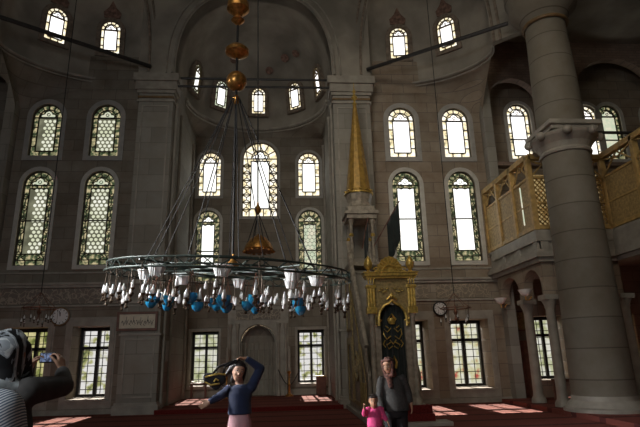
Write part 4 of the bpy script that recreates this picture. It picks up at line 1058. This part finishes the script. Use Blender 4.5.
def striped():
    mt, nt, b = nodes('blue_white_striped_cotton'); N = nt.nodes; L = nt.links
    tc = N.new('ShaderNodeTexCoord'); wv = N.new('ShaderNodeTexWave'); wv.wave_type = 'BANDS'; wv.bands_direction = 'Z'; wv.inputs['Scale'].default_value = 32; wv.inputs['Distortion'].default_value = 1.0
    mp = N.new('ShaderNodeMapping'); mp.inputs['Rotation'].default_value = (0.0, 0.55, 0); L.new(tc.outputs['Object'], mp.inputs[0]); L.new(mp.outputs[0], wv.inputs['Vector'])
    rp = N.new('ShaderNodeValToRGB'); rp.color_ramp.elements[0].color = (0.10, 0.16, 0.26, 1); rp.color_ramp.elements[1].color = (0.80, 0.85, 0.9, 1)
    rp.color_ramp.elements[0].position = 0.3; rp.color_ramp.elements[1].position = 0.6
    L.new(wv.outputs['Fac'], rp.inputs[0]); L.new(rp.outputs[0], b.inputs['Base Color']); b.inputs['Roughness'].default_value = 0.8
    return mt
M_['stripes'] = striped()
M_['screen'] = glow('lit_camera_screen', (0.25, 0.33, 0.55), 0.7, (0.05, 0.06, 0.1), 60)

def cap(mb, p0, p1, r0, r1, flat=1.0, side=None, n=14):
    """tapered capsule; flat scales its thickness across the axis 'side'"""
    p0, p1 = Vector(p0), Vector(p1); d = p1-p0; L = d.length; t = d.normalized() if L > 1e-6 else Vector((0, 0, 1))
    ref = Vector(side) if side is not None else (Vector((0, 1, 0)) if abs(t.y) < 0.9 else Vector((1, 0, 0)))
    b = (ref-t*ref.dot(t)).normalized(); a = t.cross(b)
    rows = []
    for i in range(6): an = PI/2*(1-i/5); rows.append((-math.sin(an)*r0, max(1e-4, math.cos(an)*r0)))
    for i in range(6): an = PI/2*i/5; rows.append((L+math.sin(an)*r1, max(1e-4, math.cos(an)*r1)))
    v = []; f = []
    for z, r in rows:
        for k in range(n): th = 2*PI*k/n; v.append(p0+t*z+a*(r*math.cos(th))+b*(r*flat*math.sin(th)))
    for i in range(len(rows)-1):
        for k in range(n): k2 = (k+1) % n; f.append((i*n+k, i*n+k2, (i+1)*n+k2, (i+1)*n+k))
    f.append(tuple(reversed(range(n)))); f.append(tuple(range((len(rows)-1)*n, len(rows)*n)))
    return mb.add(v, f)
def loft(mb, secs, mx=None, n=20):
    """secs: (x, y, z, rx, ry) ellipses stacked upward"""
    v = []; f = []
    for x, y, z, rx, ry in secs:
        for k in range(n):
            th = 2*PI*k/n; p = Vector((x+rx*math.cos(th), y+ry*math.sin(th), z)); v.append(mx @ p if mx else p)
    for i in range(len(secs)-1):
        for k in range(n): k2 = (k+1) % n; f.append((i*n+k, i*n+k2, (i+1)*n+k2, (i+1)*n+k))
    f.append(tuple(reversed(range(n)))); f.append(tuple(range((len(secs)-1)*n, len(secs)*n)))
    return mb.add(v, f)
def remesh(mb, name, mt, parent, vox=0.012, smooth=4):
    """fuse overlapping closed shapes into one continuous smooth surface"""
    o = mb.build(name, mt, parent)
    r = o.modifiers.new('r', 'REMESH'); r.mode = 'VOXEL'; r.voxel_size = vox; r.use_smooth_shade = True
    if smooth: sm = o.modifiers.new('s', 'SMOOTH'); sm.iterations = smooth; sm.factor = 0.5
    dg = bpy.context.evaluated_depsgraph_get(); me = bpy.data.meshes.new_from_object(o.evaluated_get(dg))
    o.modifiers.clear(); o.data = me
    for p in me.polygons: p.use_smooth = True
    if not me.materials: me.materials.append(M_[mt])
    return o
def hand(mb, wrist, d, nrm, s=1.0, curl=0.5, thumb=1, spread=0.12):
    """palm, four fingers of unequal length and a thumb from the palm's side"""
    w = Vector(wrist); d = Vector(d).normalized(); n_ = Vector(nrm); n_ = (n_-d*n_.dot(d)).normalized(); sd = d.cross(n_)*thumb
    cap(mb, w, w+d*0.03*s, 0.024*s, 0.028*s, 0.75, n_)
    for k in (-1.5, -0.5, 0.5, 1.5):
        cap(mb, w+d*0.015*s+sd*k*0.012*s, w+d*0.078*s+sd*k*0.0185*s, 0.015*s, 0.0115*s, 0.95, n_, 10)
    for k, L in ((1.5, 0.068), (0.5, 0.078), (-0.5, 0.073), (-1.5, 0.058)):
        p = w+d*0.08*s+sd*k*0.0185*s; dd = (d+sd*spread*k*0.6).normalized(); a = curl*0.5; r = 0.0088*s
        for j, fr in enumerate((0.45, 0.32, 0.23)):
            q = dd*math.cos(a)+n_*math.sin(a); p2 = p+q*L*fr*s*1.05; cap(mb, p, p2, r, r*0.9, 1, None, 8); p = p2; r *= 0.9; a += curl*0.8
    p = w+d*0.02*s+sd*0.026*s; a = 0.6
    for j, (L, r) in enumerate(((0.042, 0.013), (0.032, 0.0105), (0.024, 0.009))):
        q = (d*math.cos(a)+sd*math.sin(a)+n_*0.35*curl*(j+0.6)).normalized(); p2 = p+q*L*s; cap(mb, p, p2, r*s, r*0.9*s, 1, None, 8); p = p2; a -= 0.22
def head_mx(c, yaw=0, pitch=0, roll=0, s=1.0):
    """face looks along local -y"""
    return Matrix.Translation(c) @ Matrix.Rotation(yaw, 4, 'Z') @ Matrix.Rotation(roll, 4, 'Y') @ Matrix.Rotation(pitch, 4, 'X') @ Matrix.Scale(s, 4)
def head(mb, mx):
    loft(mb, [(0,-.055,-.115,.012,.012),(0,-.05,-.105,.030,.028),(0,-.038,-.085,.045,.046),(0,-.022,-.055,.058,.066),(0,-.012,-.02,.067,.080),(0,-.002,.02,.073,.090),(0,.004,.06,.073,.093),(0,.006,.085,.062,.08),(0,.008,.105,.040,.052),(0,.008,.115,.012,.015)], mx)
    cap(mb, mx @ Vector((0,-.085,.018)), mx @ Vector((0,-.104,-.022)), .007*mx.median_scale, .0125*mx.median_scale)
    for s_ in (-1, 1):
        cap(mb, mx @ Vector((s_*.074,.008,-.02)), mx @ Vector((s_*.078,.014,.018)), .010*mx.median_scale, .014*mx.median_scale)
        cap(mb, mx @ Vector((s_*.036,-.064,-.028)), mx @ Vector((s_*.034,-.066,-.02)), .020*mx.median_scale, .018*mx.median_scale)
    cap(mb, mx @ Vector((-.018,-.080,-.060)), mx @ Vector((.018,-.080,-.060)), .010*mx.median_scale, .010*mx.median_scale)
def face(mx, parent):
    k = mx.median_scale
    for s_ in (-1, 1):
        e = MB(); e.ball((s_*.030, -.0795, .012), .0125, 12, 8, (1, .6, .62)); e.v = [tuple(mx @ Vector(v)) for v in e.v]; eo = e.build('eye', 'white', parent, smooth=True)
        e = MB(); e.ball((s_*.030, -.0865, .012), .0066, 10, 8, (1, .5, 1)); e.v = [tuple(mx @ Vector(v)) for v in e.v]; e.build('iris', 'hair', eo, smooth=True)
        e = MB(); e.tube([(s_*.014, -.086, .033), (s_*.030, -.086, .039), (s_*.046, -.076, .033)], .0035, 6); e.v = [tuple(mx @ Vector(v)) for v in e.v]; e.build('eyebrow', 'hair', parent)
    e = MB(); e.ball((0, -.0905, -.060), .021, 14, 8, (1, .28, .30)); e.v = [tuple(mx @ Vector(v)) for v in e.v]; e.build('lips', 'lips', parent, smooth=True)
M_['lips'] = mat('lips', (0.36, 0.12, 0.10), 0.5, vary=0.05)
V = Vector
def limb(mb, pts, rs, flat=1.0):
    for i in range(len(pts)-1): cap(mb, pts[i], pts[i+1], rs[i], rs[i+1], flat)

# --- girl in navy jacket, left arm arched over her head, the other stretched out and down
g = empty('person', (0.50, -12.3, 0), label='girl in navy jacket and pink trousers arching one arm over her head', cat='person')
def L_(p): return V(p)-V((0.50, -12.3, 0))
hm = head_mx((-0.02, -0.03, 1.475), yaw=0.25, roll=0.22, pitch=0.1, s=0.93)
shR, elR, wrR = V((-0.125, 0, 1.275)), V((-0.24, 0.03, 1.205)), V((-0.325, -0.05, 1.165))
shL, elL, wrL = V((0.125, 0, 1.30)), V((0.225, 0.03, 1.50)), V((0.065, -0.02, 1.615))
b = MB(); head(b, hm); cap(b, (0, 0.01, 1.30), (-0.015, -0.005, 1.40), 0.048, 0.044)
loft(b, [(0,0,0.86,.10,.085),(0,0,0.95,.12,.09),(0,0,1.05,.105,.08),(0,0,1.2,.12,.085),(0,0,1.29,.10,.07),(0,0,1.32,.05,.045)])
limb(b, (shR, elR, wrR), (0.042, 0.034, 0.024)); limb(b, (shL, elL, wrL), (0.042, 0.034, 0.024))
hand(b, wrR, V((-0.8, -0.2, -0.45)), (0, -1, 0.2), 0.85, 0.35, 1); hand(b, wrL, V((-1, -0.1, 0.12)), (0, -0.3, -1), 0.85, 0.9, -1)
for s_ in (-1, 1): limb(b, ((s_*0.062, 0, 0.86), (s_*0.075, -0.01, 0.47), (s_*0.08, 0.02, 0.08)), (0.075, 0.05, 0.035)); cap(b, (s_*0.08, 0.03, 0.04), (s_*0.09, -0.13, 0.03), 0.038, 0.028)
body = remesh(b, 'body', 'skin', g, 0.009, 2)
face(hm, g)
b = MB(); loft(b, [(0,0,1.02,.135,.108),(0,0,1.07,.130,.104),(0,0,1.15,.125,.10),(0,0,1.24,.14,.10),(0,0,1.30,.115,.082),(0,0.005,1.335,.06,.056)])
limb(b, (shR, elR, wrR-(wrR-elR)*0.12), (0.060, 0.048, 0.038)); limb(b, (shL, elL, wrL-(wrL-elL)*0.12), (0.060, 0.050, 0.038))
remesh(b, 'jacket', 'navy_cloth', g, 0.011, 3)
b = MB(); loft(b, [(0,0,0.85,.112,.098),(0,0,0.93,.122,.10),(0,0,1.04,.115,.09)])
for s_ in (-1, 1): limb(b, ((s_*0.064, 0, 0.93), (s_*0.074, -0.01, 0.47), (s_*0.080, 0.02, 0.10)), (0.066, 0.054, 0.046))
remesh(b, 'trousers', 'pink_cloth', g, 0.011, 3)
b = MB(); q = V
def hv(p): return hm @ V(p)
b.v = []; loft(b, [(0,.035,-.06,.07,.05),(0,.03,-.02,.08,.07),(0,.022,.03,.085,.082),(0,.012,.07,.086,.098),(0,.010,.10,.065,.082),(0,.010,.128,.02,.025)], hm)
cap(b, hv((.07,-.015,.05)), hv((.085,.02,-.09)), .026, .018); cap(b, hv((-.07,-.015,.05)), hv((-.08,.03,-.03)), .026, .016); cap(b, hv((0,.08,0)), hv((-.02,.10,-.12)), .05, .035); cap(b, hv((.07,.04,-.02)), hv((.06,.06,-.15)), .035, .022); cap(b, hv((-.08,.03,.03)), hv((-.13,.05,-.08)), .035, .02)
remesh(b, 'hair', 'hair', g, 0.009, 2)
b = MB()
for s_ in (-1, 1): cap(b, (s_*0.08, 0.04, 0.035), (s_*0.09, -0.13, 0.03), 0.042, 0.034); 
for s_ in (-1, 1):
    b = MB(); cap(b, (s_*0.08, 0.04, 0.045), (s_*0.09, -0.13, 0.036), 0.044, 0.035); b.build('shoe', 'grey_cotton', g, smooth=True)
# bag swung from the raised hand
t = empty('handbag', (0.24, -12.52, 1.40), label='black bag with gold trim swung on a strap from the raised hand of the girl', cat='bag')
hp = V((0.5+wrL.x-0.08, -12.3+wrL.y, wrL.z-0.01))-V((0.24, -12.52, 1.40))
b = MB(); cap(b, (-0.07, 0, 0.02), (0.06, 0, 0.0), 0.055, 0.065, 0.5); cap(b, (-0.06, 0, 0.0), (0.02, 0, -0.06), 0.045, 0.05, 0.5); remesh(b, 'body', 'black_cloth', t, 0.009, 2)
b = MB(); b.tube([(-0.10, -0.02, 0.03), (-0.04, -0.045, 0.045), (0.05, -0.045, 0.06), (0.12, -0.02, 0.05)], 0.010, 6); b.tube([(-0.10, -0.03, -0.02), (-0.03, -0.04, -0.055), (0.06, -0.045, -0.04)], 0.009, 6)
b.tube([(0, -0.05, -0.02), (0.02, -0.055, 0.01), (0.05, -0.05, -0.01)], 0.009, 6); b.build('gold_trim', 'gold', t, smooth=True)
b = MB(); b.tube([(-0.03, 0, 0.05), (0.04, 0, 0.13), hp], 0.013, 6); b.tube([(0.09, 0, 0.05), (0.11, 0, 0.13), hp+V((0.01, 0, -0.01))], 0.013, 6); b.build('strap', 'black_cloth', t, smooth=True)

# --- woman in a long dark grey coat and patterned head scarf, leaning to the small child
wx, wy = 2.60, -10.5
g = empty('person', (wx, wy, 0), label='woman in long dark grey coat and patterned headscarf leaning toward a small child', cat='person')
hm = head_mx((-0.06, -0.06, 1.46), yaw=-0.55, pitch=0.25, roll=-0.12, s=1.0)
shR, elR, wrR = V((-0.165, -0.01, 1.255)), V((-0.21, -0.02, 1.02)), V((-0.19, -0.14, 0.85))
shL, elL, wrL = V((0.15, 0, 1.27)), V((0.225, 0.03, 1.08)), V((0.235, -0.03, 0.97))
wrL2 = V((0.25, -0.05, 0.92))
b = MB(); head(b, hm); cap(b, (-0.02, 0, 1.28), (-0.05, -0.03, 1.38), 0.055, 0.05)
loft(b, [(0.02,0,0.78,.15,.11),(0.02,0,0.9,.16,.12),(0.01,0,1.05,.13,.10),(0,0,1.2,.15,.10),(-0.01,0,1.3,.08,.06)])
limb(b, (shR, elR, wrR), (0.045, 0.036, 0.026)); limb(b, (shL, elL, wrL2), (0.045, 0.036, 0.026))
hand(b, wrR, V((0.1, -0.2, -1)), (-1, 0, 0), 0.95, 0.7, 1); hand(b, wrL2, V((0.05, -0.15, -1)), (-1, 0, 0), 0.95, 0.45, -1)
for s_ in (-1, 1): limb(b, ((0.02+s_*0.08, 0, 0.8), (0.02+s_*0.085, -0.02, 0.45), (0.02+s_*0.09, 0.02, 0.08)), (0.085, 0.055, 0.038)); cap(b, (0.02+s_*0.09, 0.03, 0.04), (0.02+s_*0.1, -0.15, 0.03), 0.04, 0.03)
remesh(b, 'body', 'skin2', g, 0.010, 2); face(hm, g)
b = MB(); loft(b, [(0.03,0,0.83,.205,.15),(0.03,0,0.93,.195,.145),(0.02,0,1.05,.168,.13),(0.0,0,1.18,.172,.125),(-0.01,0,1.27,.15,.10),(-0.02,0,1.325,.075,.065)])
limb(b, (shR, elR, wrR-(wrR-elR)*0.1), (0.068, 0.06, 0.048)); limb(b, (shL, elL, wrL), (0.070, 0.062, 0.05))
remesh(b, 'coat', 'grey_wool', g, 0.013, 3)
b = MB()
for s_ in (-1, 1): limb(b, ((0.02+s_*0.082, 0, 0.84), (0.02+s_*0.088, -0.02, 0.45), (0.02+s_*0.09, 0.02, 0.10)), (0.105, 0.072, 0.058))
loft(b, [(0.02,0,0.74,.14,.12),(0.02,0,0.82,.172,.135),(0.02,0,0.95,.172,.132)]); remesh(b, 'trousers', 'black_cloth', g, 0.013, 2)
b = MB(); loft(b, [(0,.03,-.16,.085,.075),(0,.02,-.11,.078,.075),(0,.03,-.05,.080,.068),(0,.030,0,.088,.078),(0,.028,.05,.091,.088),(0,.022,.09,.078,.088),(0,.015,.12,.045,.06),(0,.012,.132,.012,.015)], hm)
for s_ in (-1, 1): cap(b, hm @ V((s_*.075,-.02,.05)), hm @ V((s_*.055,-.06,-.10)), .024, .028)
cap(b, hm @ V((-.05,-.075,-.12)), hm @ V((.05,-.075,-.12)), .03, .03); cap(b, hm @ V((-.055,-.05,.095)), hm @ V((.055,-.05,.095)), .025, .025); cap(b, hm @ V((0,-.09,-.13)), (-0.05, -0.13, 1.18), .05, .04, 0.6)
remesh(b, 'headscarf', 'scarf_brown', g, 0.010, 2)
for s_ in (-1, 1):
    b = MB(); cap(b, (0.02+s_*0.09, 0.04, 0.05), (0.02+s_*0.1, -0.15, 0.038), 0.048, 0.036); b.build('shoe', 'black_cloth', g, smooth=True)

# --- toddler in a pink sweater
tx, ty = 2.26, -10.8
g = empty('person', (tx, ty, 0), label='toddler in hot pink sweater standing beside the woman in the grey coat', cat='person')
hm = head_mx((-0.01, -0.01, 0.995), yaw=-0.1, pitch=0.1, s=0.80)
shR, elR, wrR = V((-0.085, 0, 0.885)), V((-0.145, -0.02, 0.83)), V((-0.155, -0.10, 0.90))
shL, elL, wrL = V((0.085, 0, 0.885)), V((0.125, -0.01, 0.80)), V((0.155, -0.06, 0.745))
b = MB(); head(b, hm); cap(b, (0, 0, 0.88), (-0.005, 0, 0.93), 0.036, 0.034)
loft(b, [(0,0,0.5,.08,.07),(0,0,0.62,.095,.08),(0,0,0.75,.09,.075),(0,0,0.86,.08,.06),(0,0,0.90,.04,.035)])
limb(b, (shR, elR, wrR), (0.032, 0.027, 0.02)); limb(b, (shL, elL, wrL), (0.032, 0.027, 0.02))
hand(b, wrR, V((-0.2, -0.5, 0.8)), (1, 0, 0), 0.6, 0.5, 1); hand(b, wrL, V((0.4, -0.2, -0.8)), (-1, 0, 0), 0.6, 0.5, -1)
for s_ in (-1, 1): limb(b, ((s_*0.045, 0, 0.5), (s_*0.05, -0.01, 0.27), (s_*0.055, 0.01, 0.06)), (0.055, 0.038, 0.028)); cap(b, (s_*0.055, 0.02, 0.03), (s_*0.06, -0.08, 0.025), 0.028, 0.022)
remesh(b, 'body', 'skin2', g, 0.008, 2); face(hm, g)
b = MB(); loft(b, [(0,0,0.66,.115,.095),(0,0,0.72,.11,.092),(0,0,0.82,.10,.082),(0,0,0.885,.085,.065),(0,0,0.915,.045,.042)])
limb(b, (shR, elR, wrR-(wrR-elR)*0.15), (0.046, 0.04, 0.032)); limb(b, (shL, elL, wrL-(wrL-elL)*0.15), (0.046, 0.04, 0.032)); remesh(b, 'sweater', 'hot_pink', g, 0.009, 3)
b = MB(); loft(b, [(0,0,0.48,.10,.085),(0,0,0.58,.105,.09),(0,0,0.69,.10,.085)])
for s_ in (-1, 1): limb(b, ((s_*0.048, 0, 0.52), (s_*0.052, -0.01, 0.27), (s_*0.056, 0.01, 0.09)), (0.062, 0.048, 0.042))
remesh(b, 'trousers', 'grey_cotton', g, 0.010, 2)
b = MB(); loft(b, [(0,.035,-.05,.065,.05),(0,.03,-.01,.078,.068),(0,.02,.04,.084,.085),(0,.012,.08,.078,.092),(0,.010,.11,.05,.065),(0,.010,.13,.012,.015)], hm); cap(b, hm @ V((-.04,-.07,.085)), hm @ V((.04,-.07,.085)), .02, .02)
remesh(b, 'hair', 'hair', g, 0.008, 2)
for s_ in (-1, 1):
    b = MB(); cap(b, (s_*0.055, 0.02, 0.035), (s_*0.06, -0.08, 0.03), 0.034, 0.028); b.build('shoe', 'white', g, smooth=True)

# --- woman photographing, seen from behind, head scarf, elbows out
px_, py_ = -0.27, -15.93
g = empty('person', (px_, py_, 0), label='woman in black and white headscarf and charcoal jacket photographing the hall', cat='person')
hm = head_mx((-0.005, 0.01, 1.635), yaw=PI-0.25, pitch=-0.12, s=1.0)
shR, elR, wrR = V((0.10, 0.0, 1.485)), V((0.175, 0.20, 1.495)), V((0.105, 0.345, 1.565))
shL, elL, wrL = V((-0.19, 0.0, 1.475)), V((-0.24, 0.22, 1.45)), V((-0.075, 0.35, 1.565))
b = MB(); head(b, hm); cap(b, (-0.03, 0, 1.46), (-0.01, 0, 1.56), 0.055, 0.05)
loft(b, [(-0.04,0,0.85,.15,.11),(-0.04,0,0.95,.16,.12),(-0.04,0,1.15,.125,.10),(-0.04,0,1.35,.15,.10),(-0.04,0,1.46,.13,.08),(-0.04,0,1.5,.06,.05)])
limb(b, (shR, elR, wrR), (0.045, 0.038, 0.026)); limb(b, (shL, elL, wrL), (0.045, 0.038, 0.026))
hand(b, wrR, V((-0.25, 0.2, 0.95)), (-1.0, 0.1, -0.3), 0.82, 0.9, 1, 0.05); hand(b, wrL, V((0.42, 0.2, 0.9)), (1.0, 0.1, -0.3), 0.82, 0.9, -1, 0.05)
for s_ in (-1, 1): limb(b, ((-0.04+s_*0.08, 0, 0.86), (-0.04+s_*0.085, 0.02, 0.47), (-0.04+s_*0.09, -0.02, 0.08)), (0.085, 0.055, 0.038)); cap(b, (-0.04+s_*0.09, -0.03, 0.04), (-0.04+s_*0.1, 0.15, 0.03), 0.04, 0.03)
remesh(b, 'body', 'skin', g, 0.006, 3); face(hm, g)
b = MB(); loft(b, [(-0.05,0,0.88,.185,.14),(-0.05,0,1.0,.185,.135),(-0.05,0,1.18,.175,.125),(-0.045,0,1.34,.18,.12),(-0.045,0,1.45,.155,.095),(-0.04,0,1.51,.08,.065)])
limb(b, (shR, elR, wrR-(wrR-elR)*0.12), (0.066, 0.050, 0.036)); limb(b, (shL, elL, wrL-(wrL-elL)*0.12), (0.066, 0.050, 0.036))
remesh(b, 'jacket', 'charcoal', g, 0.010, 4)
b = MB()
for s_ in (-1, 1): limb(b, ((-0.04+s_*0.085, 0, 0.9), (-0.04+s_*0.088, 0.02, 0.47), (-0.04+s_*0.09, -0.02, 0.10)), (0.10, 0.075, 0.06))
remesh(b, 'trousers', 'black_cloth', g, 0.014, 2)
b = MB(); loft(b, [(0,.06,-.15,.085,.06),(0,.045,-.09,.082,.068),(0,.028,-.04,.083,.078),(0,.026,0,.089,.084),(0,.026,.05,.092,.092),(0,.020,.09,.078,.088),(0,.013,.12,.045,.06),(0,.012,.133,.012,.015)], hm)
for s_ in (-1, 1): cap(b, hm @ V((s_*.078,-.01,.05)), hm @ V((s_*.055,-.05,-.11)), .022, .026)
sc_ = remesh(b, 'headscarf', 'scarf_bw', g, 0.009, 3)
b = MB(); loft(b, [(-0.045,-0.05,1.40,.075,.065),(-0.035,-0.045,1.46,.105,.075),(-0.02,-0.03,1.52,.088,.075),(-0.01,-0.01,1.575,.070,.07)])
cap(b, (-0.02,-0.10,1.50), (0.07,-0.03,1.50), 0.035, 0.03); cap(b, (-0.06,-0.11,1.52), (0.0,-0.115,1.43), 0.03, 0.02)
remesh(b, 'scarf_drape', 'scarf_white', sc_, 0.009, 3)
for s_ in (-1, 1):
    b = MB(); cap(b, (-0.04+s_*0.09, -0.04, 0.05), (-0.04+s_*0.1, 0.15, 0.038), 0.048, 0.036); b.build('shoe', 'black_cloth', g, smooth=True)
t = empty('camera', (px_+0.018, py_+0.365, 1.635), label='compact camera with lit screen held up by the photographing woman', cat='camera')
MB().box(-0.04, 0.04, -0.012, 0.012, -0.027, 0.027).build('body', 'blackframe', t, bevel=0.004)
MB().box(-0.034, 0.022, -0.0135, -0.012, -0.02, 0.022).build('screen', 'screen', t)
MB().lathe([(0.02, 0), (0.02, 0.02), (0.016, 0.022)], n=16, mx=Matrix.Translation((0, 0.012, 0)) @ Matrix.Rotation(-PI/2, 4, 'X')).build('lens', 'iron', t, smooth=True)

# --- person in a striped shirt at the picture's edge, back to the camera
sx_, sy_ = -0.20, -16.4
g = empty('person', (sx_, sy_, 0), label='person in blue and white striped shirt, only the shoulder in view', cat='person')
hm = head_mx((-0.06, 0.0, 1.64), yaw=PI, s=1.0)
shR, elR, wrR = V((0.15, 0, 1.435)), V((0.215, 0.02, 1.19)), V((0.22, 0.16, 1.0))
shL, elL, wrL = V((-0.24, 0, 1.44)), V((-0.31, 0.02, 1.19)), V((-0.28, 0.16, 1.0))
b = MB(); head(b, hm); cap(b, (-0.05, 0, 1.46), (-0.06, 0, 1.56), 0.055, 0.05)
loft(b, [(-0.04,0,0.85,.16,.12),(-0.04,0,1.0,.16,.12),(-0.04,0,1.2,.14,.11),(-0.04,0,1.4,.17,.11),(-0.04,0,1.48,.1,.07)])
limb(b, (shR, elR, wrR), (0.05, 0.04, 0.028)); limb(b, (shL, elL, wrL), (0.05, 0.04, 0.028))
hand(b, wrR, V((-0.3, 0.9, -0.3)), (-1, 0, 0), 1.0, 0.5, 1); hand(b, wrL, V((0.3, 0.9, -0.3)), (1, 0, 0), 1.0, 0.5, -1)
for s_ in (-1, 1): limb(b, ((-0.04+s_*0.085, 0, 0.88), (-0.04+s_*0.09, 0.02, 0.47), (-0.04+s_*0.09, -0.02, 0.08)), (0.09, 0.058, 0.04)); cap(b, (-0.04+s_*0.09, -0.03, 0.04), (-0.04+s_*0.1, 0.15, 0.03), 0.04, 0.03)
remesh(b, 'body', 'skin', g, 0.010, 2)
b = MB(); loft(b, [(-0.04,0,0.88,.19,.15),(-0.04,0,1.1,.18,.145),(-0.04,0,1.3,.20,.145),(-0.04,0,1.42,.195,.12),(-0.045,0,1.49,.11,.085),(-0.05,0,1.52,.065,.06)])
limb(b, (shR, elR, wrR), (0.085, 0.07, 0.05)); limb(b, (shL, elL, wrL), (0.085, 0.07, 0.05)); remesh(b, 'shirt', 'stripes', g, 0.012, 4)
b = MB()
for s_ in (-1, 1): limb(b, ((-0.04+s_*0.09, 0, 0.9), (-0.04+s_*0.09, 0.02, 0.47), (-0.04+s_*0.09, -0.02, 0.10)), (0.11, 0.08, 0.065))
remesh(b, 'trousers', 'charcoal', g, 0.014, 2)
b = MB(); loft(b, [(0,.035,-.06,.07,.05),(0,.03,-.02,.08,.07),(0,.022,.03,.085,.082),(0,.012,.07,.086,.098),(0,.010,.10,.065,.082),(0,.010,.128,.02,.025)], hm); remesh(b, 'hair', 'hair', g, 0.010, 2)
for s_ in (-1, 1):
    b = MB(); cap(b, (-0.04+s_*0.09, -0.04, 0.05), (-0.04+s_*0.1, 0.15, 0.038), 0.048, 0.036); b.build('shoe', 'black_cloth', g, smooth=True)
